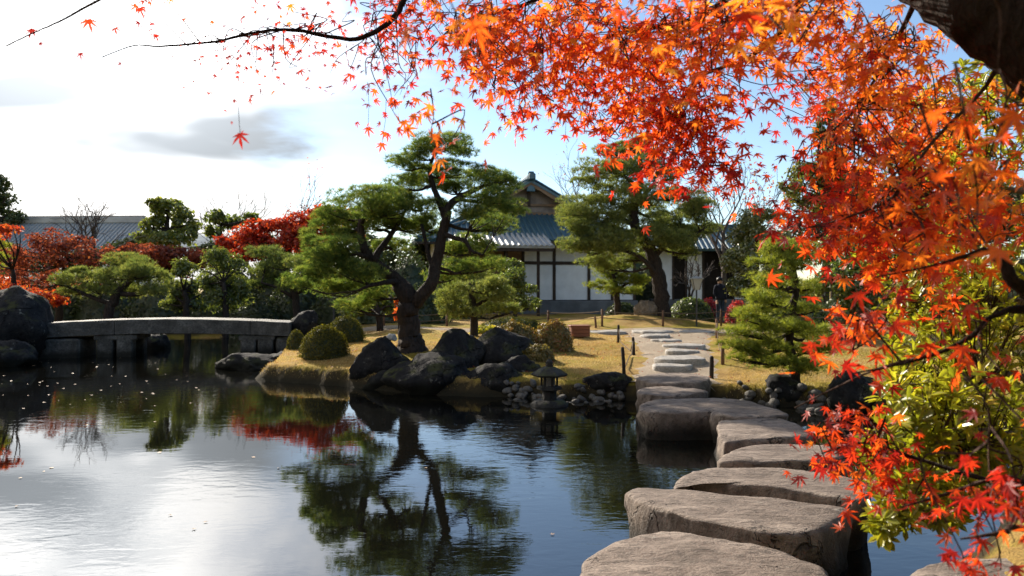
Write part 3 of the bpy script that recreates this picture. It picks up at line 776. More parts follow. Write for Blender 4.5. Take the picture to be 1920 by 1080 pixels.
def house():
    Yh = 36.0; b = P(981, 592, Yh); th = math.radians(10)
    root = empty('tea_house', (b[0], Yh, b[2]), th); tag(root, 'white plastered house with dark timber frame and teal-grey tiled roof', 'house')
    # local axes: x right along the front, y into the house, z up
    x0, x1, dp = -4.4, 5.9, 8.0; cx = .72
    MB().box(((x0 + x1) / 2, dp / 2, .33), (x1 - x0 + .3, dp + .3, .86), bev=.03).build('foundation', M['base'], root)
    xs = [-4.4, -2.6, -.9, 0, 1.62, 3.45, 4.7, 5.9]
    for i in range(len(xs) - 1):
        a, c = xs[i] + .07, xs[i + 1] - .07; m_ = (a + c) / 2; w = c - a
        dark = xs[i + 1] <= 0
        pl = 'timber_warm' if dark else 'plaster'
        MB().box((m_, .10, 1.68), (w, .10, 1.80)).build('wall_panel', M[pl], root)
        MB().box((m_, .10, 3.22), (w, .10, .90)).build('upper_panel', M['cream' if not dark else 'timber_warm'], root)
    for x in xs: MB().box((x, .06, 2.25), (.14, .16, 2.99), bev=.01).build('timber_post', M['timber'], root)
    for i in range(len(xs) - 1):
        a, c = xs[i] + .072, xs[i + 1] - .072
        MB().box(((a + c) / 2, .045, 2.68), (c - a, .12, .16)).build('rail', M['timber'], root)
        MB().box(((a + c) / 2, .05, .775), (c - a, .13, .05)).build('sill', M['timber'], root)
        MB().box(((a + c) / 2, .05, 3.70), (c - a, .13, .10)).build('top_beam', M['timber'], root)
    for x in (x0, x1): MB().box((x, dp / 2 + .15, 2.25), (.12, dp - .1, 2.98)).build('side_wall', M['plaster'], root)
    MB().box(((x0 + x1) / 2, dp, 2.25), (x1 - x0, .12, 2.98)).build('back_wall', M['plaster'], root)
    # irimoya roof
    ov = 1.0; ez = 3.78; ex0, ex1 = cx - 6.2, cx + 6.2; gy = 2.1; gz_ = ez + (gy + ov) * math.tan(math.radians(27)); gh = 1.95
    pk = 7.15; yb = dp + ov
    roof = empty('roof', (0, 0, 0)); roof.parent = root
    quad_slab('front_slope', [(ex0, -ov, ez), (ex1, -ov, ez), (cx + gh, gy, gz_), (cx - gh, gy, gz_)], .16, 'tile', roof)
    sl = (pk - ez) / 6.2
    for sg in (-1, 1):
        ex = cx + sg * 6.2; gx = cx + sg * (pk - gz_) / sl
        quad_slab('side_slope', [(ex, -ov, ez), (ex, yb, ez), (cx + sg * .02, yb, pk), (cx + sg * .02, gy - .62, pk), (cx + sg * ((pk - gz_) / sl + .35), gy - .62, gz_ - .35 * sl), ][::sg], .14, 'tile', roof)
    gw = (pk - gz_) / sl
    mb = MB(); mb.add([(cx - gw, gy + .1, gz_ - .3), (cx + gw, gy + .1, gz_ - .3), (cx + gw - .1, gy + .1, gz_ + .05), (cx, gy + .1, pk - .2), (cx - gw + .1, gy + .1, gz_ + .05)], [(0, 1, 2, 3, 4)]); mb.build('gable_wall', M['gable'], roof)
    MB().box((cx, gy + .02, gz_ + .04), (gw * 2 - .1, .10, .16)).build('gable_sill', M['timber_warm'], roof)
    MB().box((cx, gy + .01, gz_ + .52), (gw * 1.1, .10, .12)).build('gable_beam', M['timber_warm'], roof)
    MB().box((cx, gy - .02, gz_ + .85), (.14, .14, .8)).build('gable_strut', M['timber'], roof)
    MB().box((cx, gy - .53, pk - .42), (.46, .12, .42), taper=.7, bev=.05).build('gable_pendant', M['tile'], roof)
    for sg in (-1, 1):      # barge boards
        p0 = np.array([cx, gy - .55, pk - .16]); p1 = np.array([cx + sg * (gw + .45), gy - .55, gz_ - .28 * sl - .28])
        pts = [p0 + (p1 - p0) * t + np.array([0, 0, -.10 * math.sin(math.pi * t)]) for t in np.linspace(0, 1, 8)]
        V = []; 
        for p in pts: V += [p + (0, -.04, .12), p + (0, .04, .12), p + (0, .04, -.12), p + (0, -.04, -.12)]
        Fc = [(0, 1, 2, 3), (31, 30, 29, 28)] + [(i * 4 + k, i * 4 + (k + 1) % 4, i * 4 + 4 + (k + 1) % 4, i * 4 + 4 + k) for i in range(7) for k in range(4)]
        mb = MB(); mb.add(V, Fc); mb.build('barge_board', M['timber_warm'], roof)
        for k in range(2):
            o = (0, -.0 + .2 * k, 0)
            rib(roof, (cx + sg * .1, gy - .52 + .2 * k, pk + .02), (cx + sg * (gw + .35), gy - .52 + .2 * k, gz_ - .35 * sl + .02), 'tile', .11)
    # tile rows on the front slope, clipped by the hips
    n = 44
    for i in range(n):
        x = ex0 + (ex1 - ex0) * (i + .5) / n
        if x < cx - gh: t = (x - ex0) / (cx - gh - ex0)
        elif x > cx + gh: t = (ex1 - x) / (ex1 - cx - gh)
        else: t = 1
        rib(roof, (x, -ov + t * (gy + ov), ez + t * (gz_ - ez)), (x, -ov - .03, ez - .01))
    for sg in (-1, 1):
        for i in range(26):
            y = gy - .1 + i * .28
            rib(roof, (cx + sg * .15, y, pk - .15 * sl), (cx + sg * 6.22, y, ez - .01))
        rib(roof, (cx + sg * gh, gy, gz_ + .05), (cx + sg * 6.1, -ov + .05, ez + .05), 'tile', .13)
    MB().box((cx, dp / 2 + gy / 2, pk + .12), (.34, dp - .1, .34), bev=.05).build('ridge', M['tile'], roof)
    MB().box((cx, gy - .60, pk + .17), (.50, .16, .52), taper=.6, bev=.05).build('ridge_end_tile', M['tile'], roof)
    # eave board and rafters
    MB().box((cx, -ov + .05, ez - .21), (12.2, .10, .10)).build('eave_board', M['timber'], roof)
    # lower porch roof at left, shallow pitch
    pa, pb = -3.9, 1.05; ye = -2.5; ze = 3.40
    porch = empty('porch_roof', (0, 0, 0)); porch.parent = root
    zt = 4.12; yt = -.25
    quad_slab('porch_slope', [(pa, ye, ze), (pb, ye, ze), (pb, yt, zt), (pa, yt, zt)], .12, 'tile_pale', porch)
    k = int((pb - pa) / .25)
    for i in range(k):
        x = pa + (pb - pa) * (i + .5) / k; rib(porch, (x, yt, zt), (x, ye - .04, ze - .01), 'tile_pale', .075)
    MB().box(((pa + pb) / 2, ye + .12, ze - .20), (pb - pa - .1, .10, .14)).build('porch_beam', M['timber'], porch)
    MB().box((pb - .06, (ye + yt) / 2, ze + .14), (.10, yt - ye - .3, .16)).build('porch_side_board', M['timber'], porch)
    for x in (pa + .25, -1.2, .35): MB().box((x, ye + .5, 1.6), (.13, .13, 3.4)).build('porch_post', M['timber'], root)
house()

def wing():
    Yh = 38.5; b = P(1236, 585, Yh); root = empty('house_wing', (b[0], Yh, b[2]), math.radians(-4)); tag(root, 'lower white wing of the house, half hidden behind the tall pine', 'house wing')
    s = Yh / F
    MB().box((2.6, 2.2, .3), (5.8, 4.4, .8)).build('foundation', M['base'], root)
    for a, c, mt in ((0, .7, 'plaster'), (.8, 1.4, 'dark_inner'), (1.5, 2.3, 'plaster'), (2.4, 3.9, 'dark_inner'), (4.0, 5.2, 'plaster')):
        MB().box(((a + c) / 2, .08, 2.0), (c - a - .02, .1, 2.6)).build('wall_panel', M[mt], root)
    for x in (-.05, .75, 1.45, 2.35, 3.95, 5.25): MB().box((x, .05, 2.0), (.1, .16, 2.7)).build('timber_post', M['timber'], root)
    MB().box((2.6, 2.3, 2.0), (5.2, 4.2, 2.6)).build('wall_core', M['dark_inner'], root)
    roof = empty('roof', (0, 0, 0)); roof.parent = root
    quad_slab('front_slope', [(-.6, -.9, 3.35), (5.9, -.9, 3.35), (5.9, 2.2, 4.7), (-.6, 2.2, 4.7)], .12, 'tile', roof)
    quad_slab('back_slope', [(-.6, 2.22, 4.7), (5.9, 2.22, 4.7), (5.9, 5.2, 3.35), (-.6, 5.2, 3.35)], .12, 'tile', roof)
    for i in range(24):
        x = -.5 + i * .27; rib(roof, (x, 2.2, 4.7), (x, -.93, 3.34))
    MB().box((2.6, 2.2, 4.78), (6.6, .3, .26), bev=.04).build('ridge', M['tile'], roof)
wing()

def far_hall():
    Yh = 46.0; root_x = P(258, 470, Yh)[0]; root = empty('long_hall', (root_x, Yh, .4), math.radians(-3)); tag(root, 'long grey-tiled hall roof behind the rust maples at far left', 'building')
    zr = P(0, 416, Yh + 3)[2] - .4; ze = P(0, 474, Yh)[2] - .4; Lh = 17.0
    MB().box((-Lh / 2 - .3, 3.2, ze / 2), (Lh - 1.2, 5.0, ze)).build('wall', M['plaster'], root)
    for i in range(9): MB().box((-.95 - i * 1.95, .66, ze / 2), (.14, .12, ze)).build('timber_post', M['timber'], root)
    roof = empty('roof', (0, 0, 0)); roof.parent = root
    quad_slab('front_slope', [(-Lh, 0, ze), (.3, 0, ze), (-1.4, 3.2, zr), (-Lh, 3.2, zr)], .14, 'tile_pale', roof)
    quad_slab('back_slope', [(-Lh, 3.22, zr), (-1.4, 3.22, zr), (.3, 6.4, ze), (-Lh, 6.4, ze)], .14, 'tile_pale', roof)
    quad_slab('end_slope', [(.32, .02, ze), (.32, 6.38, ze), (-1.37, 3.21, zr)], .14, 'tile_pale', roof)
    n = 62
    for i in range(n):
        x = -Lh + (Lh + .3) * (i + .5) / n; t = 1 if x < -1.4 else (.3 - x) / 1.7
        rib(roof, (x, 3.2 * t, ze + (zr - ze) * t), (x, -.04, ze - .01), 'tile_pale', .07)
    for r in range(1, 7):       # overlapping courses
        t = r / 7; y = 3.2 * t; z = ze + (zr - ze) * t; xe = .3 - 1.7 * t
        MB().box(((-Lh + xe) / 2, y, z + .01), (xe + Lh, .05, .05)).build('tile_course', M['tile_pale'], roof)
    rib(roof, (-1.4, 3.2, zr + .05), (.3, 0, ze + .05), 'plaster', .13)
    MB().box((-Lh / 2 - .7, 3.2, zr + .16), (Lh - 1.4, .4, .44), bev=.06).build('ridge', M['tile_pale'], roof)
    MB().box((-Lh / 2 - .7, 3.2, zr + .42), (Lh - 1.4, .30, .07)).build('ridge_cap', M['granite'], roof)
far_hall()

# ---------------------------------------------------------------- vegetation helpers
def tuft_base(k, seed, spread=1.05, w=.055):
    r = np.random.default_rng(seed); V = []; T = []
    for i in range(k):
        a = 2 * math.pi * (i + r.uniform()) / k; e = r.uniform(.15, spread); l = r.uniform(.75, 1.1)
        d = np.array([math.sin(e) * math.cos(a), math.sin(e) * math.sin(a), math.cos(e)])
        s = nrm(np.cross(d, r.normal(size=3))) * w
        V += [s * .6, -s * .6, d * l]; T.append((3 * i, 3 * i + 1, 3 * i + 2))
    return np.array(V), np.array(T)
TUFT = tuft_base(13, 1)
TUFT_FAR = tuft_base(8, 2, 1.1, .09)
LEAF2 = (np.array([(0, 0, 0), (.32, .45, .10), (0, 1, -.05), (-.32, .45, .10)], float), np.array([(0, 1, 2), (0, 2, 3)]))
LEAFN = (np.array([(0, 0, 0), (.20, .5, .06), (0, 1, -.12), (-.20, .5, .06)], float), np.array([(0, 1, 2), (0, 2, 3)]))

def lobed_points(c, rad, n, nl, lobe=.5, up=.35, flat=1.0, solid=0.0):
    """points on the skin of many small lobes spread through an ellipsoid; returns positions and outward normals"""
    c = np.asarray(c, float); rad = np.asarray(rad, float)
    d = nrm(rng.normal(size=(nl, 3))); d[:, 2] = d[:, 2] * .8 + .1
    k = rng.uniform(.2, 1, (nl, 1)) ** .5 * (1 - lobe * .55)
    lc = d * k; lr = lobe * rng.uniform(.65, 1.15, nl)
    i = rng.integers(0, nl, n); nn = nrm(rng.normal(size=(n, 3)) + np.array([0, 0, up]))
    r = lr[i] * rng.uniform(.72 - solid, 1.0, n)
    p = lc[i] + nn * r[:, None] * np.array([1, 1, flat])
    return c + p * rad, nrm(nn / rad * rad.mean()), np.linalg.norm(p, axis=1)

def needle_pad(name, c, rad, parent, mat, dens=1.0, size=.085, far=False, origin=(0, 0, 0), tint=.5):
    area = 4 * math.pi * ((rad[0] * rad[1]) ** 1.6 / 3 + (rad[0] * rad[2]) ** 1.6 / 3 + (rad[1] * rad[2]) ** 1.6 / 3) ** (1 / 1.6)
    n = int(np.clip(area / (size * size) * 2.1 * dens, 60, 2200)); nl = int(np.clip(6 + rad[0] / max(.12, rad[2]) * 3.2, 7, 20))
    p, nn, q = lobed_points(c, rad, n, nl, .46, .45, .85)
    d = nrm(nn * .55 + np.array([0, 0, .75]) + rng.normal(0, .25, (n, 3)))
    lo = tint + .10 + rng.normal(0, .20, n)
    b = TUFT_FAR if far else TUFT
    V, T, t = scatter(b[0], b[1], p - np.asarray(origin), frames(d), size * rng.uniform(.8, 1.25, n), np.clip(lo, 0, 1))
    return tri_object(name, V, T, t, mat, parent)

def leaf_cloud(name, c, rad, parent, mat, n, size, origin=(0, 0, 0), nl=14, lobe=.42, tint=.5, var=.2, base=LEAF2, solid=.25, up=.3, droop=0.3):
    p, nn, q = lobed_points(c, rad, n, nl, lobe, up, 1.0, solid)
    d = nrm(nn + rng.normal(0, .55, (n, 3)) + np.array([0, 0, .3])); y = rng.normal(size=(n, 3)) + np.array([0, 0, -droop]) + nn * .5
    lo = tint + rng.normal(0, var, n)
    V, T, t = scatter(base[0], base[1], p - np.asarray(origin), frames(d, y), size * rng.uniform(.7, 1.3, n), np.clip(lo, 0, 1))
    return tri_object(name, V, T, t, mat, parent)

def limb(parent, pts, mat='pine_bark', name='branch', k=4, sides=8, wob=.0, origin=(0, 0, 0)):
    """pts rows: x y z radius"""
    s = smooth_path(np.asarray(pts, float), k); s[:, 3] = np.maximum(s[:, 3], .002)
    if wob: s[1:-1, :3] += rng.normal(0, wob, (len(s) - 2, 3)) * s[1:-1, 3:4]
    return MB().tube(s[:, :3] - np.asarray(origin), s[:, 3], sides).build(name, M[mat], parent, True)

def px_limb(rows, Y0, s):
    """rows: x, y, radius px, depth offset -> world rows"""
    out = []
    for r in rows:
        x, y, rp = r[:3]; dy = r[3] if len(r) > 3 else 0
        q = P(x, y, Y0 + dy); out.append((*q, rp * Y0 / F))
    return out

def pine(name, label, base_px, limbs, pads, Y=None, mat='pine', size=.085, far=False, dens=1.0, group=None, cat='pine tree', depth=.85, tint=.5, spread=.9, ps=1.0):
    if Y is None: q = G(*base_px); Y = q[1]
    q = P(base_px[0], base_px[1], Y); q[2] = min(q[2], g1(q[0], Y)); root = empty(name, q); tag(root, label, cat, group); o = q; pts = []
    for i, rows in enumerate(limbs):
        w = px_limb(rows, Y, 1)
        if i == 0: w[0] = (w[0][0], w[0][1], q[2] - .15, w[0][3])
        limb(root, w, name='trunk' if i == 0 else 'branch', wob=.10, origin=o); pts.append(smooth_path(np.array(w), 4))
    sk = np.concatenate(pts)
    for (cx, cy, rx, ry, *r) in pads:
        dy = r[0] if r else rng.uniform(-spread, spread)
        c = P(cx, cy, Y + dy); s = Y / F; rad = np.array([rx * s * 1.10, rx * s * depth, ry * s * 1.22]) * ps
        k = np.argmin(np.linalg.norm(sk[:, :3] - c, axis=1) + 2.0 * np.maximum(0, sk[:, 2] - c[2])); a = sk[k]
        mid = (a[:3] + c) / 2 + np.array([0, 0, -.12 * np.linalg.norm(c - a[:3])]) + rng.normal(0, .03, 3)
        r0 = min(a[3] * .75, .012 + rad[0] * .05)
        limb(root, [(*a[:3], r0), (*mid, r0 * .7), (*(c - (0, 0, rad[2] * .3)), r0 * .4)], name='branch', wob=.3, sides=6, origin=o)
        for _ in range(5):
            e = c + rng.uniform(-.75, .75, 3) * rad * (1, 1, .3) - (0, 0, rad[2] * .2)
            limb(root, [(*mid, r0 * .5), (*((mid + e) / 2 + (0, 0, -.02)), r0 * .35), (*e, r0 * .15)], name='branchlet', sides=4, k=3, origin=o)
        needle_pad('needle_pad', c, rad, root, M[mat], dens, size, far, o, tint)
    return root

# ---------------------------------------------------------------- the island pine
GPN = 'cloud-pruned garden pines'
pine('pine_tree', 'big cloud-pruned pine with forked trunk on the pond bank, in front of the house', (770, 656),
     [[(772, 662, 36), (771, 648, 27), (769, 632, 22), (765, 600, 20), (766, 570, 21), (759, 547, 19), (745, 527, 13, .05), (720, 507, 11, .1), (697, 490, 10, .1), (683, 465, 8.5, .05), (676, 435, 7.5, 0), (681, 408, 5, 0), (700, 388, 3, 0)],
      [(772, 575, 14), (792, 553, 13, -.1), (810, 527, 12, -.1), (818, 490, 11), (828, 450, 10), (836, 412, 9), (842, 385, 8), (868, 366, 6, .1), (900, 352, 4, .15), (930, 342, 2)],
      [(836, 410, 7), (826, 385, 6), (815, 355, 5), (806, 322, 4), (812, 295, 3), (828, 278, 2)],
      [(700, 490, 7), (712, 468, 6, .2), (733, 440, 5, .3), (747, 418, 4, .3), (760, 395, 2.5, .3)],
      [(830, 440, 5), (850, 445, 4.5, -.2), (872, 452, 4, -.3), (884, 470, 3, -.3), (905, 478, 2, -.3)],
      [(688, 482, 5), (668, 476, 4, -.2), (645, 480, 3, -.3), (615, 492, 2, -.3)],
      [(745, 527, 6), (720, 530, 4.5, -.4), (695, 535, 3.5, -.6), (670, 545, 2, -.6)],
      [(790, 420, 3), (802, 470, 4), (812, 505, 5)]],
     [(835, 270, 52, 20), (870, 282, 34, 15), (790, 288, 34, 17), (762, 312, 44, 20), (806, 340, 50, 24), (845, 320, 40, 18), (912, 338, 62, 24, .1), (945, 350, 34, 17), (950, 392, 40, 19), (905, 372, 48, 22, -.3), (925, 425, 46, 22), (890, 405, 36, 18),
      (882, 465, 46, 24), (905, 500, 40, 20, .6), (862, 505, 36, 18, .5),
      (782, 388, 54, 27, .2), (798, 425, 40, 26, .4), (745, 375, 50, 22), (695, 378, 66, 24), (650, 402, 54, 24), (618, 424, 40, 18), (577, 440, 20, 12), (598, 460, 30, 15), (655, 440, 40, 20, .3), (730, 415, 44, 22, .4),
      (632, 488, 62, 24, -.3), (592, 512, 38, 17, -.3), (680, 512, 48, 22, -.5), (700, 552, 42, 24, .5), (655, 535, 44, 20, .3), (735, 462, 34, 18, .6), (705, 420, 46, 22, .4), (755, 345, 34, 16), (725, 395, 48, 22, -.4), (560, 530, 30, 14, -.2), (640, 462, 40, 18, -.5), (850, 350, 40, 18, .5), (770, 430, 36, 20, .7), (620, 545, 36, 16, .1), (600, 480, 34, 16, .2), (665, 575, 34, 16, .6), (830, 520, 34, 16, .8), (845, 470, 34, 17, .6)],
     tint=.55, group=GPN, dens=1.0, ps=1.12)

pine('pine_tree', 'tall broad pine on the dry mound in front of the house', (1243, 590),
     [[(1243, 590, 17), (1239, 555, 14.5), (1234, 520, 13.5), (1229, 490, 12), (1216, 463, 11), (1199, 440, 10), (1189, 415, 9), (1190, 385, 8), (1198, 350, 6.5), (1203, 315, 5), (1196, 285, 3)],
      [(1226, 480, 7), (1245, 462, 5.5), (1270, 448, 4.5), (1300, 440, 3), (1325, 425, 2)],
      [(1190, 420, 6), (1165, 412, 4.5, -.3), (1140, 400, 3.5, -.4), (1110, 398, 2)],
      [(1190, 390, 5), (1222, 350, 4), (1250, 338, 3), (1272, 332, 2)],
      [(1234, 520, 5), (1205, 485, 4, -.4), (1170, 470, 3, -.6), (1130, 468, 2)],
      [(1198, 352, 4), (1170, 330, 3), (1140, 320, 2)]],
     [(1180, 270, 36, 15), (1150, 285, 38, 16), (1205, 288, 36, 18), (1125, 318, 44, 17), (1172, 318, 44, 20), (1108, 342, 28, 15), (1158, 352, 48, 22), (1110, 378, 50, 19), (1083, 402, 34, 17), (1137, 408, 42, 19), (1204, 370, 42, 23), (1122, 448, 38, 22), (1106, 470, 34, 18), (1160, 462, 40, 20),
      (1270, 412, 36, 22), (1280, 438, 46, 22), (1315, 405, 34, 24), (1322, 432, 28, 15), (1240, 448, 32, 19), (1256, 370, 34, 17), (1182, 484, 28, 15), (1235, 398, 34, 19), (1240, 335, 34, 17), (1290, 470, 36, 18), (1145, 500, 30, 13), (1100, 428, 34, 16), (1078, 425, 30, 15), (1088, 458, 34, 16), (1122, 490, 36, 15), (1165, 435, 40, 20), (1230, 422, 36, 18), (1262, 455, 40, 18), (1180, 395, 40, 20), (1215, 318, 40, 20), (1300, 378, 30, 18), (1075, 398, 26, 13)],
     Y=25.0, mat='pine_grey', size=.12, far=True, group=GPN, spread=1.1, tint=.5, dens=1.0, ps=1.18)

pine('pine_tree', 'small low pine in front of the white house wall', (1160, 586), [[(1160, 587, 7), (1157, 560, 6), (1154, 535, 5), (1150, 515, 3)], [(1156, 545, 3), (1180, 530, 2), (1200, 528, 1.5)]],
     [(1137, 515, 32, 13), (1165, 524, 36, 14), (1128, 502, 22, 10), (1200, 528, 28, 10), (1148, 545, 30, 12), (1120, 535, 20, 10), (1185, 545, 26, 11), (1165, 500, 24, 10)], Y=26.5, mat='pine_yellow', size=.11, far=True, group=GPN, tint=.4)
pine('pine_tree', 'young yellow-green pine in layered tiers at right of the path', (1492, 722), [[(1492, 724, 12), (1488, 680, 10), (1478, 640, 9), (1484, 590, 8), (1492, 540, 6), (1486, 490, 4), (1480, 460, 2)]],
     [(1470, 465, 55, 17, 0), (1440, 490, 38, 15), (1495, 495, 48, 18), (1450, 530, 52, 17, -.2), (1500, 540, 50, 18), (1436, 560, 44, 17, -.3), (1490, 580, 52, 18), (1424, 596, 52, 18, -.3), (1470, 615, 56, 18, -.2), (1400, 622, 44, 16, -.3), (1386, 648, 40, 16, -.4), (1430, 650, 46, 17, -.2), (1510, 625, 44, 18, .2), (1480, 655, 40, 16, .1), (1400, 668, 40, 14, -.3), (1450, 680, 50, 16, -.2), (1505, 690, 48, 16, 0), (1540, 655, 44, 17, .1)],
     mat='pine_yellow', size=.085, group=GPN, tint=.48, dens=.95, spread=.35, ps=1.0)
pine('pine_tree', 'spreading dark-trunked pine leaning over the bridge at left', (205, 592), [[(190, 594, 10), (205, 582, 9), (214, 565, 8), (224, 545, 7), (240, 530, 5)], [(212, 572, 5), (180, 560, 4), (145, 545, 3), (120, 535, 2)], [(222, 550, 5), (255, 552, 4), (290, 548, 2)]],
     [(255, 510, 52, 24), (235, 490, 42, 17), (285, 525, 40, 18), (215, 520, 40, 18), (170, 518, 40, 17), (125, 528, 34, 15), (150, 548, 40, 13), (290, 545, 32, 14), (240, 548, 36, 16), (190, 540, 30, 13)], Y=21.5, mat='pine_grey', size=.12, far=True, group=GPN, tint=.5, spread=.8)
pine('pine_tree', 'dense bushy pine right of the big pine trunk, below the house eaves', (890, 604), [[(890, 606, 8), (888, 580, 7), (884, 550, 5), (880, 525, 3)], [(888, 575, 4), (920, 558, 3), (945, 550, 2)], [(888, 572, 4), (855, 560, 3), (835, 550, 2)]],
     [(880, 520, 45, 18), (910, 538, 46, 18), (850, 545, 36, 17), (935, 555, 40, 18), (880, 560, 50, 20), (840, 572, 34, 15), (915, 578, 50, 17), (955, 580, 26, 12), (870, 588, 40, 13)], Y=19.0, mat='pine_grey', size=.11, far=True, group=GPN, tint=.55, spread=.7)
pine('pine_tree', 'grey-green pine behind the left side of the big pine, over dark shade', (560, 600), [[(560, 602, 8), (556, 570, 7), (548, 540, 6), (540, 515, 4)], [(553, 560, 4), (520, 540, 3), (490, 530, 2)], [(552, 552, 4), (590, 535, 3), (620, 530, 2)]],
     [(535, 495, 46, 18), (500, 508, 38, 15), (575, 500, 44, 17), (520, 525, 46, 16), (610, 520, 42, 17), (560, 535, 44, 16), (485, 538, 26, 12), (640, 540, 40, 18), (500, 475, 34, 13)], Y=25.0, mat='pine_grey', size=.15, far=True, group=GPN, tint=.35)
pine('pine_tree', 'clipped yellow-edged pine poking in at the left edge', (-30, 590), [[(-30, 590, 8), (-28, 530, 6), (-20, 480, 4)]], [(-12, 462, 30, 12), (-15, 485, 34, 13), (-40, 500, 40, 15)], Y=22.0, mat='pine_yellow', size=.13, far=True, group=GPN)

# ---------------------------------------------------------------- other trees
def crown_tree(name, label, base_px, Y, lobes, mat, n, size, trunk=None, cat='tree', group=None, bark_='pine_bark', tint=.5, base=LEAF2, var=.2, nl=12, depth=.9, rise=None, lobe=.42, solid=.25):
    q = P(base_px[0], base_px[1], Y); q[2] = g1(q[0], Y); root = empty(name, q); tag(root, label, cat, group); s = Y / F
    lob = [(P(cx, cy, Y + (r[0] if r else rng.uniform(-.8, .8))), np.array([rx * s * 1.12, rx * s * depth * 1.1, ry * s * 1.18])) for (cx, cy, rx, ry, *r) in lobes]
    tr = trunk or [(base_px[0], base_px[1], 7), (np.mean([l[0] for l in lobes]) * .5 + base_px[0] * .5, np.mean([l[1] for l in lobes]) * .5 + base_px[1] * .5, 5.5), (np.mean([l[0] for l in lobes]), np.mean([l[1] for l in lobes]), 3)]
    w = px_limb(tr, Y, 1); w[0] = (w[0][0], w[0][1], q[2] - .2, w[0][3]); limb(root, w, bark_, 'trunk', wob=.15, origin=q)
    sk = smooth_path(np.array(w), 4); vol = np.array([r[0] * r[2] for _, r in lob]); vol = vol / vol.sum()
    for (c, rad), f in zip(lob, vol):
        a = sk[np.argmin(np.linalg.norm(sk[:, :3] - c, axis=1) + 1.5 * np.maximum(0, sk[:, 2] - c[2]))]
        for _ in range(4):
            e = c + rng.uniform(-.7, .7, 3) * rad; m_ = (a[:3] + e) / 2 + rng.normal(0, .1, 3)
            limb(root, [(*a[:3], a[3] * .6), (*m_, a[3] * .4), (*e, a[3] * .12)], bark_, 'branch', k=3, sides=5, origin=q)
        leaf_cloud('crown', c, rad, root, M[mat], int(n * f * 1.5), size, q, nl, lobe, tint, var, base, solid)
    return root
GT = 'trees behind the pond'
crown_tree('evergreen_tree', 'round-topped evergreen tree with see-through crown beside the far hall roof', (318, 560), 34, [(318, 400, 40, 28), (285, 425, 28, 22), (350, 430, 28, 24), (318, 448, 44, 22), (300, 385, 24, 14), (265, 448, 20, 13)], 'evergreen', 3800, .17, [(318, 560, 8), (316, 480, 7), (314, 430, 5), (316, 395, 3)], group=GT, tint=.62, solid=.1, nl=16, lobe=.34)
crown_tree('evergreen_tree', 'small sparse evergreen treetop left of the red maple bank', (408, 540), 36, [(408, 410, 20, 14), (400, 435, 16, 12), (440, 418, 24, 12), (470, 412, 18, 12)], 'evergreen', 1100, .18, [(410, 540, 6), (412, 470, 5), (414, 420, 3)], group=GT, tint=.45, solid=.1)
crown_tree('evergreen_tree', 'dense rounded evergreen behind the bridge, taller of the pair', (425, 596), 24, [(420, 490, 44, 26), (400, 525, 38, 28), (440, 535, 32, 34), (415, 565, 46, 24)], 'evergreen', 5000, .12, group=GT, tint=.5, base=LEAFN)
crown_tree('evergreen_tree', 'dense rounded evergreen behind the bridge, shorter of the pair', (352, 596), 23, [(350, 505, 26, 20), (345, 540, 34, 26), (360, 565, 38, 22), (325, 570, 24, 16)], 'evergreen', 3800, .12, group=GT, tint=.58, base=LEAFN)
crown_tree('conifer_tree', 'tall dark conifer cut off by the left edge', (-8, 560), 48, [(-8, 400, 46, 22), (-6, 375, 36, 22), (-8, 350, 24, 24), (-12, 332, 14, 18)], 'dark_leaf', 3000, .22, [(-8, 560, 8), (-8, 450, 6), (-10, 330, 2)], group=GT, tint=.6)
crown_tree('conifer_tree', 'tall narrow dark conifer rising through the maple leaves at right', (1566, 560), 40, [(1562, 300, 40, 34), (1562, 255, 30, 40), (1556, 215, 18, 34), (1560, 350, 44, 34), (1580, 400, 46, 40)], 'evergreen', 4200, .2, [(1566, 560, 9), (1562, 400, 7), (1558, 200, 2)], group=GT, tint=.35)
crown_tree('conifer_tree', 'second dark conifer half hidden behind the orange leaves at right', (1700, 560), 42, [(1700, 300, 38, 36), (1698, 255, 24, 34), (1700, 360, 48, 40)], 'evergreen', 3000, .2, [(1700, 560, 9), (1700, 400, 7), (1700, 250, 2)], group=GT, tint=.35)
crown_tree('turning_tree', 'yellow-green tree turning orange below the narrow conifer', (1545, 590), 30, [(1510, 330, 38, 24), (1550, 345, 48, 28), (1600, 340, 42, 26), (1500, 370, 34, 22), (1560, 385, 60, 28), (1480, 350, 18, 14), (1630, 380, 44, 34)], 'yellow_leaf', 5200, .16, [(1545, 590, 9), (1550, 450, 7), (1550, 350, 3)], group=GT, tint=.42, var=.24)
crown_tree('camellia_tree', 'tall glossy-leaved evergreen beside the house wing, right of the tall pine', (1415, 600), 23, [(1425, 410, 44, 24), (1395, 440, 38, 30), (1440, 455, 44, 34), (1385, 490, 34, 34), (1430, 515, 48, 36), (1390, 540, 36, 26), (1450, 560, 48, 30)], 'glossy_leaf', 8500, .10, [(1415, 600, 8), (1415, 520, 6), (1420, 430, 3)], group=GT, tint=.5, nl=16)
crown_tree('evergreen_tree', 'dark evergreen mass behind the young pine and red leaf tips', (1600, 620), 17, [(1590, 480, 60, 40), (1640, 500, 60, 50), (1570, 540, 50, 40), (1640, 560, 60, 40), (1700, 520, 60, 60)], 'evergreen', 7000, .10, group=GT, tint=.30)
crown_tree('conical_yew', 'dark cone-shaped clipped evergreen against the white wall', (965, 592), 24, [(960, 505, 24, 18), (962, 525, 34, 20), (968, 548, 44, 20), (975, 570, 50, 18)], 'evergreen', 5200, .10, [(965, 592, 5), (965, 550, 4), (962, 510, 2)], group=GT, tint=.45, solid=.1)
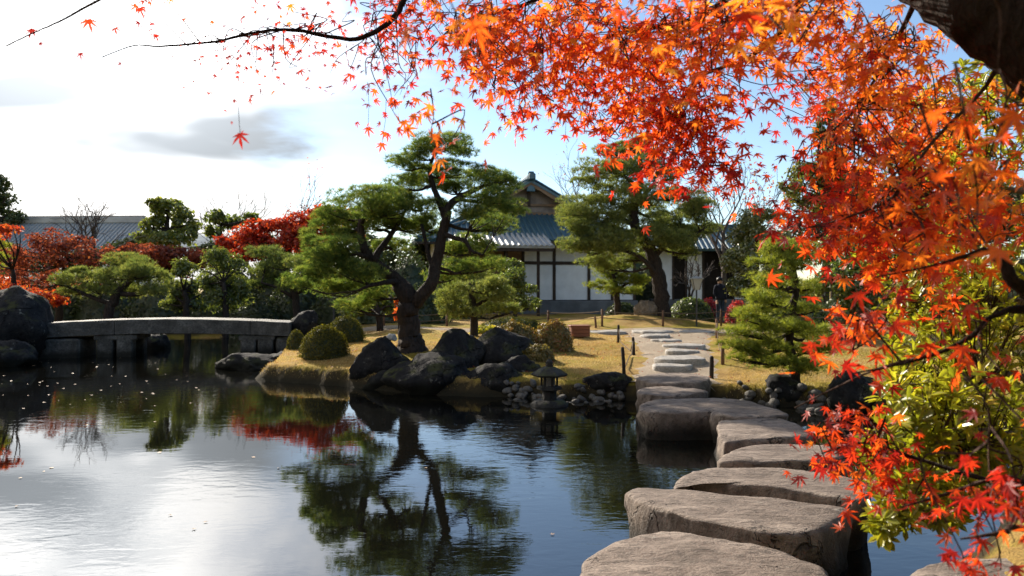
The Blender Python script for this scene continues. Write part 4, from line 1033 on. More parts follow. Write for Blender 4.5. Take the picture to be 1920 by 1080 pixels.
crown_tree('evergreen_tree', 'rounded yellow-green tree close behind the big pine trunk', (715, 606), 22, [(690, 560, 34, 22), (720, 540, 40, 24), (740, 575, 30, 18), (660, 580, 28, 16)], 'evergreen', 3600, .10, group=GT, tint=.55)
GB = 'dark evergreens closing the view'
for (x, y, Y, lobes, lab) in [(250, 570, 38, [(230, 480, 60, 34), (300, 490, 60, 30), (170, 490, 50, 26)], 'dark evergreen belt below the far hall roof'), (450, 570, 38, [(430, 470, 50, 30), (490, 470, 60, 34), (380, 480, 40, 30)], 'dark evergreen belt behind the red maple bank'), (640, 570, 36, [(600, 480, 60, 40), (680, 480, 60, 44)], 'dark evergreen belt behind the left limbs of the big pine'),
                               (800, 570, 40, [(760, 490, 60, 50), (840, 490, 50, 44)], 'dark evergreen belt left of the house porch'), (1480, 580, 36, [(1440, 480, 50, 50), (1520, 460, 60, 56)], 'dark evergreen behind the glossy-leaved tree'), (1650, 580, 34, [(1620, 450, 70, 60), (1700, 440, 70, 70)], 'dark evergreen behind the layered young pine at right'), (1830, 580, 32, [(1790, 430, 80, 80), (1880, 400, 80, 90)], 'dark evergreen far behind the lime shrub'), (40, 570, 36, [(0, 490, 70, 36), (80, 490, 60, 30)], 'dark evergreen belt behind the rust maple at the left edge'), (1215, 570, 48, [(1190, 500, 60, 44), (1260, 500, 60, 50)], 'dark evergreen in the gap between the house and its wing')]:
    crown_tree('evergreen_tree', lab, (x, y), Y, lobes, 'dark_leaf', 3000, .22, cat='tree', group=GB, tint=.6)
GM = 'red maples beyond the pond'
crown_tree('maple_tree', 'rust-red thinning maple in front of the far hall at left', (110, 596), 27, [(60, 470, 56, 30), (120, 480, 60, 34), (185, 485, 44, 28), (50, 520, 60, 34), (120, 530, 60, 30), (20, 490, 36, 30), (150, 455, 44, 18), (85, 445, 40, 16)], 'rust_leaf', 3600, .13, [(110, 596, 7), (112, 560, 6), (118, 520, 4), (120, 490, 2)], cat='maple tree', group=GM, bark_='maple_bark', tint=.36, solid=.5, var=.22)
crown_tree('maple_tree', 'orange-red low maple above the dark boulder at the left edge', (30, 600), 21, [(40, 555, 50, 20), (0, 540, 40, 24), (90, 562, 34, 14), (-20, 440, 40, 12), (10, 430, 30, 9)], 'red_leaf', 2400, .11, cat='maple tree', group=GM, bark_='maple_bark', tint=.72, solid=.4)
crown_tree('maple_tree', 'dark red maple hedge-like crown below the round evergreen', (310, 580), 31, [(290, 478, 50, 22), (345, 480, 46, 20), (250, 470, 26, 14), (380, 490, 40, 20), (310, 505, 70, 20)], 'rust_leaf', 2800, .15, cat='maple tree', group=GM, bark_='maple_bark', tint=.3, solid=.4)
crown_tree('maple_tree', 'vivid red maple bank sloping up behind the big pine', (530, 590), 30, [(470, 440, 46, 22), (520, 425, 50, 22), (570, 415, 46, 22), (430, 455, 40, 18), (500, 465, 60, 22), (560, 455, 60, 26), (610, 405, 40, 20), (640, 400, 40, 16), (590, 440, 50, 24), (650, 430, 50, 26), (470, 480, 40, 14)], 'red_leaf', 7000, .16, cat='maple tree', group=GM, bark_='maple_bark', tint=.48, solid=.4)
crown_tree('maple_tree', 'small orange maple seen just left of the pine trunk', (748, 604), 20, [(750, 575, 9, 14), (744, 590, 9, 10)], 'red_leaf', 340, .10, [(748, 604, 2), (748, 590, 1.5), (749, 575, 1)], cat='maple tree', group=GM, bark_='maple_bark', tint=.85)

def bare_tree(name, label, base_px, Y, H_px, spread, seed, depth=5, leaf=None, r0=5, nleaf=0, levels=5, tint=.5):
    r = np.random.default_rng(seed); q = P(base_px[0], base_px[1], Y); q[2] = g1(q[0], Y); s = Y / F
    root = empty(name, q); tag(root, label, 'bare tree', 'leafless trees behind the garden'); mb = MB(); tips = []
    top = P(base_px[0], base_px[1] - H_px, Y)[2]; Ht = top - q[2]
    def grow(p, d, L, rad, lv):
        n = 4; pts = [p]; 
        for i in range(n):
            d = nrm(d + r.normal(0, .13, 3) + np.array([0, 0, .05])); p = p + d * L / n; pts.append(p)
        mb.tube(pts, np.maximum(np.linspace(rad, rad * .62, n + 1), .009), 5 if lv < 2 else 3, False)
        if lv >= levels: tips.append(p); return
        k = 3 if lv < 3 else 2 + (r.uniform() < .5)
        for i in range(k):
            a = r.uniform(0, 6.28); t = r.uniform(.25, .75) * spread
            side = nrm(np.cross(d, r.normal(size=3))); nd = nrm(d * (1 - t * .5) + side * t)
            st_ = pts[-1] if i == 0 else pts[r.integers(2, n + 1)]
            grow(st_, nd, L * r.uniform(.60, .82), rad * .58, lv + 1)
    grow(np.array([0, 0, -.2]), np.array([.02, 0, 1.]), Ht * .40, r0 * s, 0)
    mb.build('trunk', M['bare'], root, True)
    if leaf:
        t = np.array(tips); i = r.integers(0, len(t), nleaf); p = t[i] + r.normal(0, .25, (nleaf, 3))
        V, T, tt = scatter(LEAF2[0], LEAF2[1], p, frames(r.normal(size=(nleaf, 3))), .13 * r.uniform(.7, 1.3, nleaf), np.clip(tint + r.normal(0, .2, nleaf), 0, 1))
        tri_object('crown', V, T, tt, M[leaf], root)
bare_tree('bare_tree', 'leafless tree in front of the far hall roof', (172, 570), 33, 205, .95, 3, r0=6)
bare_tree('bare_tree', 'leafless tree above the red maple bank', (500, 560), 44, 190, .9, 8, r0=5)
bare_tree('bare_tree', 'leafless reddish tree close to the big pine, above the maple bank', (560, 560), 46, 185, .8, 12, leaf='rust_leaf', nleaf=260, r0=5)
bare_tree('bare_tree', 'thin leafless tree behind the house gable', (1062, 560), 50, 265, .8, 21, leaf='rust_leaf', nleaf=200, r0=5)
bare_tree('bare_tree', 'leafless tree with a few pinkish leaves right of the tall pine', (1352, 585), 34, 290, .85, 17, leaf='rust_leaf', nleaf=700, r0=7, tint=.7)
bare_tree('bare_tree', 'pale many-stemmed bare shrub in front of the house wing', (1290, 585), 29, 110, .75, 26, r0=4)

# ---------------------------------------------------------------- shrubs
def dome_shrub(name, label, px, rx, H, mat, n, size, Y=None, group='clipped azalea mounds', tint=.5, rough=.06, depth=.95, cat='shrub', base=LEAF2, var=.18, core='dark_leaf'):
    q = G(*px) if Y is None else None
    if q is None: q = P(px[0], px[1], Y); q[2] = g1(q[0], Y)
    Y = q[1]; s = Y / F; R = np.array([rx * s, rx * s * depth, H * s]); root = empty(name, q); tag(root, label, cat, group)
    d = nrm(rng.normal(size=(n, 3)) + np.array([0, -.15, .25])); d[:, 2] = np.where(d[:, 2] < -.12, -d[:, 2], d[:, 2])
    bump = np.array([fbm((v[0] + q[0], v[1] + q[1], v[2]), 3, 2.6) for v in d]) * rough
    sq = np.abs(d) ** 1.0; p = d * (1 + bump[:, None]) * R * (rng.uniform(.90, 1.02, n)[:, None]); p[:, 2] = np.maximum(p[:, 2], .01)
    nn = nrm(d / R + rng.normal(0, .35, (n, 3)) / R.mean()); 
    V, T, t = scatter(base[0], base[1], p, frames(nrm(nn + rng.normal(0, .35, (n, 3)))), size * rng.uniform(.7, 1.3, n), np.clip(tint + bump * 2 + rng.normal(0, var, n), 0, 1))
    tri_object('foliage', V, T, t, M[mat], root)
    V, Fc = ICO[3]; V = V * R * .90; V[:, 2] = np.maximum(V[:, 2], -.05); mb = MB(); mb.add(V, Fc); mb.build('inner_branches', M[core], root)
    for k in range(3): MB().tube([(rng.normal(0, .05), rng.normal(0, .05), -.1), (rng.normal(0, .1), rng.normal(0, .1), R[2] * .5)], .02, 5).build('stem', M['pine_bark'], root)
    return root
dome_shrub('clipped_azalea', 'clipped dome azalea with golden top on the lawn tip, largest of the three', (609, 668), 46, 58, 'clip', 5200, .035, tint=.55)
dome_shrub('clipped_azalea', 'small clipped azalea tucked left of the largest dome', (556, 655), 18, 36, 'clip', 1600, .035, tint=.5)
dome_shrub('clipped_azalea', 'clipped dome azalea further back, behind the largest dome', (648, 641), 36, 48, 'clip', 4200, .04, tint=.42)
dome_shrub('clipped_azalea', 'low golden clipped mound behind the left end of the bridge', (140, 606), 40, 25, 'clip', 2600, .06, Y=20.5, tint=.6)
dome_shrub('clipped_azalea', 'low green mound behind the bridge under the spreading pine', (222, 604), 34, 22, 'clip', 2200, .06, Y=21, tint=.42)
dome_shrub('clipped_azalea', 'pale green mound behind the middle of the bridge', (310, 600), 26, 24, 'evergreen', 1800, .07, Y=22, tint=.75)
dome_shrub('low_shrub', 'low flat clipped shrub behind the rope fence left of the house base', (960, 603), 62, 26, 'clip', 3600, .055, Y=21.5, tint=.32, rough=.12, group='low shrubs near the house')
dome_shrub('low_shrub', 'bright lime low plant by the cross path', (908, 610), 24, 14, 'shrub_leaf', 700, .08, Y=20.6, tint=.6, rough=.25, group='low shrubs near the house')
dome_shrub('autumn_azalea', 'loose golden-orange azalea, its left half, above the dark boulders', (965, 655), 44, 50, 'azalea', 4200, .05, tint=.5, rough=.2, group='autumn azaleas above the boulders', core='azalea')
dome_shrub('autumn_azalea', 'loose golden-orange azalea, its right half beside the wooden box', (1036, 656), 40, 54, 'azalea', 4200, .05, tint=.6, rough=.2, group='autumn azaleas above the boulders', core='azalea')
dome_shrub('autumn_azalea', 'low reddish azalea at the front of the golden ones', (1010, 676), 30, 28, 'azalea', 2200, .045, tint=.4, rough=.2, group='autumn azaleas above the boulders', core='azalea')
dome_shrub('clipped_hedge', 'dark green clipped hedge right of the tall pine trunk', (1296, 598), 42, 46, 'evergreen', 3800, .07, Y=26.5, tint=.35, group='low shrubs near the house')
dome_shrub('crimson_shrub', 'crimson shrub right of the dark-clothed visitor', (1382, 604), 22, 42, 'pink_leaf', 1800, .07, Y=26.0, tint=.6, rough=.2, group='crimson shrubs by the house')
dome_shrub('crimson_shrub', 'dull red shrub left of the dark-clothed visitor', (1328, 602), 20, 44, 'pink_leaf', 1500, .07, Y=27.5, tint=.35, rough=.2, group='crimson shrubs by the house')
dome_shrub('dark_shrub', 'dark shrub at the foot of the small pine by the white wall', (1165, 590), 32, 36, 'dark_leaf', 1800, .09, Y=27.5, tint=.6, group='low shrubs near the house')
GD = 'shaded shrubs behind the pond'
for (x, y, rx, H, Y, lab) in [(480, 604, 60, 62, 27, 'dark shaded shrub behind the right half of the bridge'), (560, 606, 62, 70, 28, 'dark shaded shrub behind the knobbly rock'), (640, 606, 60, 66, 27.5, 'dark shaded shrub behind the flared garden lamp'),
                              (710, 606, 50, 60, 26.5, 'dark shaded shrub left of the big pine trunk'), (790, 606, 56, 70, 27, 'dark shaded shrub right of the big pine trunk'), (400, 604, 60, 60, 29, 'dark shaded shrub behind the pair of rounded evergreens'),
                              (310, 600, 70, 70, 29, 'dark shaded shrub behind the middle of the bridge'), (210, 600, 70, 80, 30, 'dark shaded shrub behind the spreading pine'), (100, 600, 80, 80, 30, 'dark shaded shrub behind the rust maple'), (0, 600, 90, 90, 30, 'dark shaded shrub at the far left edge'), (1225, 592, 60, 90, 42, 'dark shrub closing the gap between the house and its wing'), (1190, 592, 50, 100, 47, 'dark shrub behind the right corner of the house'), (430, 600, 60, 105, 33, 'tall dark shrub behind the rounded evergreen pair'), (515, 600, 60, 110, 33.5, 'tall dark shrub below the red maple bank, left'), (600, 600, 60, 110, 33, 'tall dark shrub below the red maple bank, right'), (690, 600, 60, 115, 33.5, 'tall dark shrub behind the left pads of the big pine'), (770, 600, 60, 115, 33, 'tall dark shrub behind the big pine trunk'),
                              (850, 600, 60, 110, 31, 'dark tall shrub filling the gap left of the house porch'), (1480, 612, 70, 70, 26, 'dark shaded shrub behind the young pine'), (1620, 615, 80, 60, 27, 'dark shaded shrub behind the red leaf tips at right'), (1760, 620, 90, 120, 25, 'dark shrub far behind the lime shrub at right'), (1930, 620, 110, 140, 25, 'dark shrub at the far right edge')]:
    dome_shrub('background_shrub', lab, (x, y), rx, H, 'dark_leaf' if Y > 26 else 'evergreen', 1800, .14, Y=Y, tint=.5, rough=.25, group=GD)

# ---------------------------------------------------------------- visitor in dark clothes
def person():
    q = G(1350, 606, 20); s = 1.66
    root = empty('person', q, math.radians(25)); tag(root, 'person in dark navy clothes standing by the crimson shrubs near the house', 'person')
    J = {'pel': (0, 0, .53), 'chest': (0, .01, .70), 'neck': (0, .005, .83), 'head': (0, -.005, .885), 'crown': (0, 0, .95),
         'shl': (.105, 0, .80), 'ell': (.135, .015, .63), 'wrl': (.12, -.04, .49), 'hal': (.115, -.055, .44), 'shr': (-.105, 0, .80), 'elr': (-.14, .015, .63), 'wrr': (-.10, -.07, .53), 'har': (-.07, -.09, .51),
         'hil': (.05, 0, .51), 'knl': (.055, -.01, .28), 'anl': (.055, .01, .05), 'tol': (.06, -.07, .02), 'hir': (-.05, 0, .51), 'knr': (-.06, -.015, .28), 'anr': (-.065, .005, .05), 'tor': (-.075, -.07, .02)}
    Rd = {'pel': .075, 'chest': .082, 'neck': .032, 'head': .058, 'crown': .042, 'shl': .045, 'ell': .033, 'wrl': .022, 'hal': .020, 'hil': .058, 'knl': .042, 'anl': .027, 'tol': .024}
    E = [('pel', 'chest'), ('chest', 'neck'), ('neck', 'head'), ('head', 'crown'), ('chest', 'shl'), ('shl', 'ell'), ('ell', 'wrl'), ('wrl', 'hal'), ('chest', 'shr'), ('shr', 'elr'), ('elr', 'wrr'), ('wrr', 'har'),
         ('pel', 'hil'), ('hil', 'knl'), ('knl', 'anl'), ('anl', 'tol'), ('pel', 'hir'), ('hir', 'knr'), ('knr', 'anr'), ('anr', 'tor')]
    ks = list(J); me = bpy.data.meshes.new('body'); me.from_pydata([tuple(c * s for c in J[k]) for k in ks], [(ks.index(a), ks.index(b)) for a, b in E], [])
    o = link(bpy.data.objects.new('body', me)); sk = o.modifiers.new('skin', 'SKIN'); sk.use_smooth_shade = True
    for i, k in enumerate(ks):
        r = Rd.get(k) or Rd[k[:-1] + 'l']; d = me.skin_vertices[0].data[i]; w = r * s; d.radius = (w * (1.25 if k in ('chest', 'pel') else 1), w * (.85 if k in ('chest', 'pel') else 1)); d.use_root = (k == 'pel')
    o.modifiers.new('sub', 'SUBSURF').levels = 2
    dg = bpy.context.evaluated_depsgraph_get(); m2 = bpy.data.meshes.new_from_object(o.evaluated_get(dg)); bpy.data.objects.remove(o)
    m2.materials.clear()
    for k in ('cloth_dark', 'cloth_blue', 'skin', 'metal'): m2.materials.append(M[k])
    for p in m2.polygons:
        z = p.center.z / s; x = abs(p.center.x) / s; p.use_smooth = True
        p.material_index = 3 if z < .045 else 1 if z < .52 and x < .09 else 2 if (z > .845 or (x > .06 and z < .50 and z > .40)) else 0
    b = link(bpy.data.objects.new('body', m2), root)
    V, Fc = ICO[3]; V = V * np.array([.064, .070, .058]) * s + np.array([0, .012, .925]) * s; mb = MB(); mb.add(V, Fc); mb.build('hair', M['hair'], root, True)
    mb = MB(); mb.lathe([(.086 * s, .50 * s), (.09 * s, .53 * s), (.088 * s, .6 * s), (.10 * s, .70 * s), (.095 * s, .76 * s), (.04 * s, .835 * s)], 14); o = mb.build('jacket', M['cloth_dark'], root, True); o.scale = (1.15, .95, 1)
person()

# ---------------------------------------------------------------- foreground maple
def maple_leaf(seed):
    r = np.random.default_rng(seed); ang = [-128, -82, -40, 0, 40, 82, 128]; ln = [.40, .74, .94, 1.05, .94, .74, .40]
    B = []
    for i, (a, l) in enumerate(zip(ang, ln)):
        l *= r.uniform(.9, 1.1); a += r.normal(0, 3); h = 9.5 if i in (0, 6) else 10.5
        for (da, rl) in ((-h, .56), (0, 1.0), (h, .56)):
            t = math.radians(a + da); B.append((math.sin(t) * l * rl, math.cos(t) * l * rl))
        if i < 6:
            t = math.radians((a + ang[i + 1]) / 2); B.append((math.sin(t) * .27, math.cos(t) * .27))
    B.append((0, -.10)); V = [(0, 0, 0)]; cu = r.uniform(.05, .55); tw = r.normal(0, .18); fold = r.uniform(-.1, .35)
    for x, y in B: V.append((x, y, -cu * (x * x + y * y) * .6 + tw * x * y + fold * abs(x) * .5 + r.normal(0, .02)))
    n = len(B); T = [(0, 1 + i, 1 + (i + 1) % n) for i in range(n)]
    k = len(V); V += [(.014, -.05, 0), (-.014, -.05, 0), (r.normal(0, .06), -.75, -.10)]; T.append((k, k + 1, k + 2))
    return np.array(V), np.array(T)
LEAVES = [maple_leaf(i) for i in range(10)]

def maple(name, label, clusters, branches, trunk, o, singles=(), nparts=300, limb_mat='maple_bark', crown=None):
    root = empty(name, o); tag(root, label, 'maple tree')
    limb(root, trunk, limb_mat, 'trunk', k=6, sides=14, wob=.06, origin=o)
    sk = [smooth_path(np.array(trunk), 4)]
    for b in branches:
        limb(root, b, 'maple_bark' if b[0][3] > .012 else 'twig', 'branch', k=5, sides=8, wob=.12, origin=o); sk.append(smooth_path(np.array(b), 4))
    sk = np.concatenate(sk); tw = MB(); Lp = []; Lz = []; Ly = []; Ls = []; Lt = []
    for (cx, cy, rx, ry, Y0, Y1, n, tint, size) in clusters:
        n = int(n * (1.22 if n > 70 else 1.0)); tint = tint - (.07 if tint > .4 else 0)
        Yc = (Y0 + Y1) / 2; c = P(cx, cy, Yc); cand = sk[np.argsort(np.linalg.norm(sk[:, :3] - c, axis=1) + .6 * np.maximum(0, c[2] - sk[:, 2]))[:6]]
        nt = max(2, n // 9); placed = 0; tws = []
        for k in range(nt):
            a = cand[rng.integers(len(cand))]; e = rng.normal(size=2); e = e / np.linalg.norm(e) * rng.uniform(.05, 1) ** .5
            E = P(cx + e[0] * rx, cy + e[1] * ry, rng.uniform(Y0, Y1)); A = a[:3] if np.linalg.norm(a[:3] - E) < .8 else E + nrm(a[:3] - E) * .45
            if Yc < 1.55: A = E + np.array([rng.normal(0, .03), rng.normal(0, .03), rng.uniform(.18, .34)])
            if np.linalg.norm(A - c) > .1 and rng.uniform() < .6 and tws:
                t0 = tws[rng.integers(len(tws))]; A = t0[rng.integers(1, len(t0) - 1)]
            m1 = A + (E - A) * .4 + rng.normal(0, .035, 3) + np.array([0, 0, .03]); m2 = A + (E - A) * .75 + rng.normal(0, .025, 3)
            pt = smooth_path(np.array([A, m1, m2, E]), 4); tws.append(pt); tw.tube(pt, np.linspace(.0028, .0009, len(pt)), 3, False)
            nl = n // nt + (1 if k < n % nt else 0)
            for j in range(nl):
                f = 1 - abs(rng.normal(0, .36)); f = min(max(f, .12), 1); q = pt[int(f * (len(pt) - 1))]
                p = q + rng.normal(0, .028 + .012 * Yc, 3) + np.array([0, 0, -.012])
                zd = nrm(rng.normal(size=3) * .75 + np.array([-.25, -.60, .55])); yd = nrm(nrm(E - A) * .35 + rng.normal(0, .45, 3) + np.array([0, 0, -.85]))
                Lp.append(p); Lz.append(zd); Ly.append(yd); Ls.append(size * rng.uniform(.55, 1.25)); Lt.append(np.clip(tint + rng.normal(0, .17), 0, 1))
    for (x, y, Y, size, tint) in singles:
        p = P(x, y, Y); Lp.append(p); Lz.append(nrm(np.array([rng.normal(0, .2), -1, .3]))); Ly.append(np.array([rng.normal(0, .3), 0, -1.])); Ls.append(size); Lt.append(tint)
        a = p + np.array([rng.normal(0, .02), .0, .15]); tw.tube([p, (p + a) / 2 + (.004, 0, 0), a], .0008, 3, False)
    Lp = np.array(Lp); Lz = np.array(Lz); Ly = np.array(Ly); Ls = np.array(Ls); Lt = np.array(Lt)
    R = frames(Lz, Ly); app = Ls / Lp[:, 1]
    xs = Lp[:, 0] / Lp[:, 1] * F + 960; ys = HOR - (Lp[:, 2] - EYE) / Lp[:, 1] * F
    app = np.where((xs > -20) & (xs < 1940) & (ys > -20) & (ys < 1100), app, 0)
    order = np.argsort(-app); big = order[:nparts]; rest = order[nparts:]
    # the largest leaves are objects sharing a few meshes
    bank = {}
    for i in big:
        v = int(rng.integers(10)); tb = int(np.clip(Lt[i] * 8, 0, 7)); key = (v, tb)
        if key not in bank:
            me = bpy.data.meshes.new('leaf'); me.from_pydata(LEAVES[v][0].tolist(), [], LEAVES[v][1].tolist()); at = me.attributes.new('tint', 'FLOAT', 'POINT')
            at.data.foreach_set('value', np.full(len(LEAVES[v][0]), (tb + .5) / 8, np.float32)); me.materials.append(M['maple']); bank[key] = me
        ob = link(bpy.data.objects.new('leaf', bank[key]), root); m4 = Matrix(R[i].tolist()).to_4x4() @ Matrix.Scale(float(Ls[i]), 4); m4.translation = Vector((Lp[i] - o).tolist()); ob.matrix_local = m4
    Vs = []; Ts = []; ts = []; off = 0
    for v in range(10):
        ii = rest[v::10]
        if not len(ii): continue
        V, T, t = scatter(LEAVES[v][0], LEAVES[v][1], Lp[ii] - o, R[ii], Ls[ii], Lt[ii]); Vs.append(V); Ts.append(T + off); ts.append(t); off += len(V)
    if Vs: tag(tri_object('foliage', np.concatenate(Vs), np.concatenate(Ts), np.concatenate(ts), M['maple'], root), kind='stuff')
    if crown:  # unseen overhead leaves, added to shade the near stones from the sky
        n = 3200; p, nn, q = lobed_points(crown[0], crown[1], n, 26, .35, .1, 1, .3); Rr = frames(nrm(rng.normal(size=(n, 3)) + (0, 0, .8)))
        V, T, t = scatter(LEAVES[0][0], LEAVES[0][1], p - o, Rr, rng.uniform(.04, .06, n), np.clip(rng.normal(.6, .2, n), 0, 1)); tag(tri_object('added_shade_crown', V, T, t, M['maple'], root), kind='stuff')
    tv = tw.build('twigs', M['twig'], root); tag(tv, kind='stuff')
    for v_ in tv.data.vertices: v_.co -= Vector(o.tolist())
    return root

def W4(x, y, Y, r): return (*P(x, y, Y), r)
mo = np.array([2.75, 1.75, g1(2.75, 1.75)])
trunk = [(2.75, 1.75, mo[2] - .2, .19), (2.68, 1.75, .9, .165), (2.45, 1.78, 1.45, .15), (2.05, 1.85, 1.85, .135), W4(2060, 170, 1.95, .115), W4(1930, 80, 2.0, .105), W4(1830, 12, 2.05, .10), W4(1735, -50, 2.15, .09), W4(1600, -130, 2.3, .075), W4(1380, -220, 2.45, .06), W4(1150, -240, 2.6, .045), W4(950, -200, 2.65, .032), W4(850, -120, 2.65, .022), W4(780, -45, 2.65, .016)]
branches = [
    [W4(785, -50, 2.65, .014), W4(757, 0, 2.65, .0115), W4(742, 28, 2.63, .0105), W4(705, 58, 2.6, .0095), W4(655, 73, 2.6, .008), W4(550, 56, 2.55, .0065), W4(480, 60, 2.5, .0055), W4(400, 78, 2.5, .0045), W4(300, 86, 2.5, .0035), W4(250, 85, 2.5, .0025), W4(190, 107, 2.5, .0012)],
    [W4(800, -80, 2.6, .008), W4(480, -60, 2.0, .006), W4(260, -30, 1.85, .0042), W4(180, 2, 1.8, .0035), W4(110, 40, 1.8, .0026), W4(60, 62, 1.8, .002), W4(10, 86, 1.8, .001)],
    [W4(1150, -235, 2.6, .016), W4(1080, -60, 2.6, .011), W4(985, 8, 2.6, .0075), W4(880, 34, 2.6, .005), W4(838, 60, 2.6, .0035), W4(800, 98, 2.6, .002)],
    [W4(1480, -180, 2.4, .022), W4(1380, -20, 2.5, .015), W4(1285, 42, 2.7, .011), W4(1190, 55, 2.8, .009), W4(1130, 75, 2.9, .007), W4(1098, 115, 2.9, .004), W4(1060, 160, 2.9, .002)],
    [W4(1560, -150, 2.35, .020), W4(1480, 40, 2.6, .013), W4(1400, 110, 2.8, .009), W4(1320, 140, 2.9, .006), W4(1270, 200, 2.9, .004), W4(1250, 280, 2.9, .002)],
    [W4(1735, -45, 2.15, .012), W4(1690, 60, 2.3, .007), W4(1640, 150, 2.4, .005), W4(1590, 220, 2.4, .005), W4(1540, 260, 2.4, .002)],
    [W4(1900, 60, 2.0, .012), W4(1850, 160, 2.1, .006), W4(1745, 270, 2.0, .0045), W4(1680, 365, 1.9, .004), W4(1580, 410, 1.95, .003), W4(1500, 430, 2.0, .0015)],
    [(2.25, 1.8, 1.62, .035), W4(2020, 560, 1.7, .022), W4(1915, 535, 1.6, .015), W4(1880, 490, 1.6, .012), W4(1850, 470, 1.6, .008), W4(1810, 480, 1.6, .005), W4(1740, 500, 1.6, .0025), W4(1640, 520, 1.65, .001)],
    [(2.4, 1.78, 1.4, .03), W4(2010, 590, 1.7, .014), W4(1875, 588, 1.65, .0065), W4(1825, 628, 1.65, .006), W4(1765, 660, 1.65, .0045), W4(1692, 682, 1.65, .003), W4(1600, 700, 1.7, .001)],
    [W4(1765, 660, 1.65, .004), W4(1650, 690, 1.75, .0028), W4(1560, 730, 1.85, .0022), W4(1490, 765, 1.9, .001)],
    [W4(1692, 682, 1.65, .003), W4(1640, 620, 1.7, .0022), W4(1610, 590, 1.75, .001)]]
S = .036
CL = [(480, 95, 105, 40, 2.4, 2.7, 64, .26, .022), (400, 105, 110, 26, 2.4, 2.6, 30, .08, .015), (570, 95, 70, 40, 2.4, 2.7, 36, .22, .021), (340, 40, 190, 38, 2.1, 2.7, 26, .28, .024), (505, 150, 55, 36, 2.4, 2.6, 30, .08, .017), (600, 40, 95, 42, 2.4, 2.8, 48, .38, .026), (640, 120, 60, 60, 2.4, 2.8, 26, .12, .018),
      (740, 105, 62, 78, 2.6, 3.2, 120, .30, .030), (722, 235, 34, 44, 2.5, 2.9, 22, .45, .030), (812, 250, 22, 42, 1.9, 2.1, 26, .78, .034), (800, 30, 120, 55, 2.5, 3.1, 130, .40, .031), (900, 55, 100, 66, 2.0, 3.0, 190, .68, S), (985, 110, 105, 100, 2.2, 3.1, 300, .64, S), (955, 185, 56, 40, 2.5, 3.1, 60, .50, S), (1060, 190, 70, 62, 2.4, 3.1, 130, .62, S),
      (1120, 70, 120, 85, 2.2, 3.0, 330, .70, S), (1220, 120, 115, 115, 2.3, 3.1, 380, .70, S), (1180, 215, 95, 56, 2.5, 3.1, 180, .55, S), (1290, 255, 88, 82, 2.6, 3.1, 300, .45, S), (1255, 310, 60, 40, 2.6, 3.0, 90, .30, S), (1340, 320, 46, 50, 2.6, 3.0, 80, .32, S), (1340, 70, 125, 90, 2.0, 2.9, 340, .75, S), (1365, 180, 46, 66, 2.4, 2.9, 80, .5, S), (1425, 385, 30, 14, 2.6, 2.9, 10, .2, S),
      (1500, 45, 125, 75, 1.9, 3.0, 250, .80, S), (1580, 165, 80, 76, 2.6, 3.4, 190, .42, .033), (1510, 225, 46, 44, 2.9, 3.5, 40, .18, .031), (1640, 105, 105, 90, 1.9, 3.2, 300, .82, S), (1690, 230, 120, 85, 1.9, 3.4, 300, .80, S), (1790, 215, 100, 90, 1.9, 3.2, 120, .80, S), (1610, 290, 80, 50, 2.2, 3.2, 90, .58, S), (1870, 270, 70, 100, 1.8, 2.8, 70, .76, S),
      (1720, 390, 180, 52, 1.7, 3.0, 300, .64, S), (1570, 415, 95, 38, 1.9, 2.8, 170, .46, S), (1495, 432, 52, 24, 2.0, 2.6, 40, .30, S), (1810, 420, 115, 66, 1.35, 2.2, 100, .74, S), (1650, 485, 105, 48, 1.8, 2.8, 160, .56, S), (1760, 520, 110, 45, 1.6, 2.6, 50, .60, S), (1885, 400, 60, 85, 1.2, 1.8, 40, .74, S), (1620, 590, 60, 40, 1.7, 2.1, 50, .46, S), (1575, 650, 42, 30, 1.7, 1.9, 22, .36, S), (1790, 640, 56, 40, 1.5, 2.0, 14, .55, S), (1860, 650, 62, 56, 1.5, 2.0, 10, .6, S), (1690, 630, 50, 40, 1.6, 2.1, 14, .52, S), (905, 75, 26, 40, 1.05, 1.25, 9, .82, S), (1225, 45, 60, 30, 1.1, 1.4, 12, .6, S), (1480, 60, 70, 40, 1.2, 1.5, 16, .85, S), (1330, 120, 40, 40, 1.2, 1.5, 10, .82, S), (1880, 210, 50, 40, 1.0, 1.2, 8, .7, S), (1850, 480, 70, 50, 1.0, 1.2, 6, .7, S)]
maple('maple_tree', 'overhanging maple with blazing orange and red leaves filling the top and right', CL, branches, trunk, mo, crown=((1.0, .3, 4.6), (4.2, 2.3, 1.1)),
      singles=[(450, 252, 1.8, .034, .12), (165, 38, 1.8, .034, .36), (58, 55, 1.8, .030, .12), (262, 15, 1.8, .032, .3), (75, 80, 1.8, .018, .05), (150, 100, 1.8, .018, .05), (225, 118, 2.3, .016, .05), (362, 152, 2.3, .012, .05), (440, 188, 2.0, .016, .05), (690, 240, 2.3, .030, .45), (716, 270, 2.3, .032, .5), (945, 218, 2.6, .028, .2), (1425, 392, 2.6, .030, .2), (1455, 385, 2.6, .03, .2), (1060, 255, 2.6, .030, .3)])
so = np.array([2.25, 1.95, g1(2.25, 1.95)])
SCL = [(1600, 835, 70, 50, 1.85, 2.2, 110, .38, .032), (1545, 885, 46, 36, 1.9, 2.1, 30, .28, .031), (1650, 880, 50, 46, 1.8, 2.1, 44, .42, .032), (1740, 920, 70, 26, 1.7, 2.1, 14, .40, .032), (1810, 940, 60, 34, 1.5, 1.9, 26, .40, .032), (1885, 960, 50, 50, 1.25, 1.5, 22, .28, .033), (1850, 1035, 90, 42, 1.3, 1.7, 46, .26, .033)]
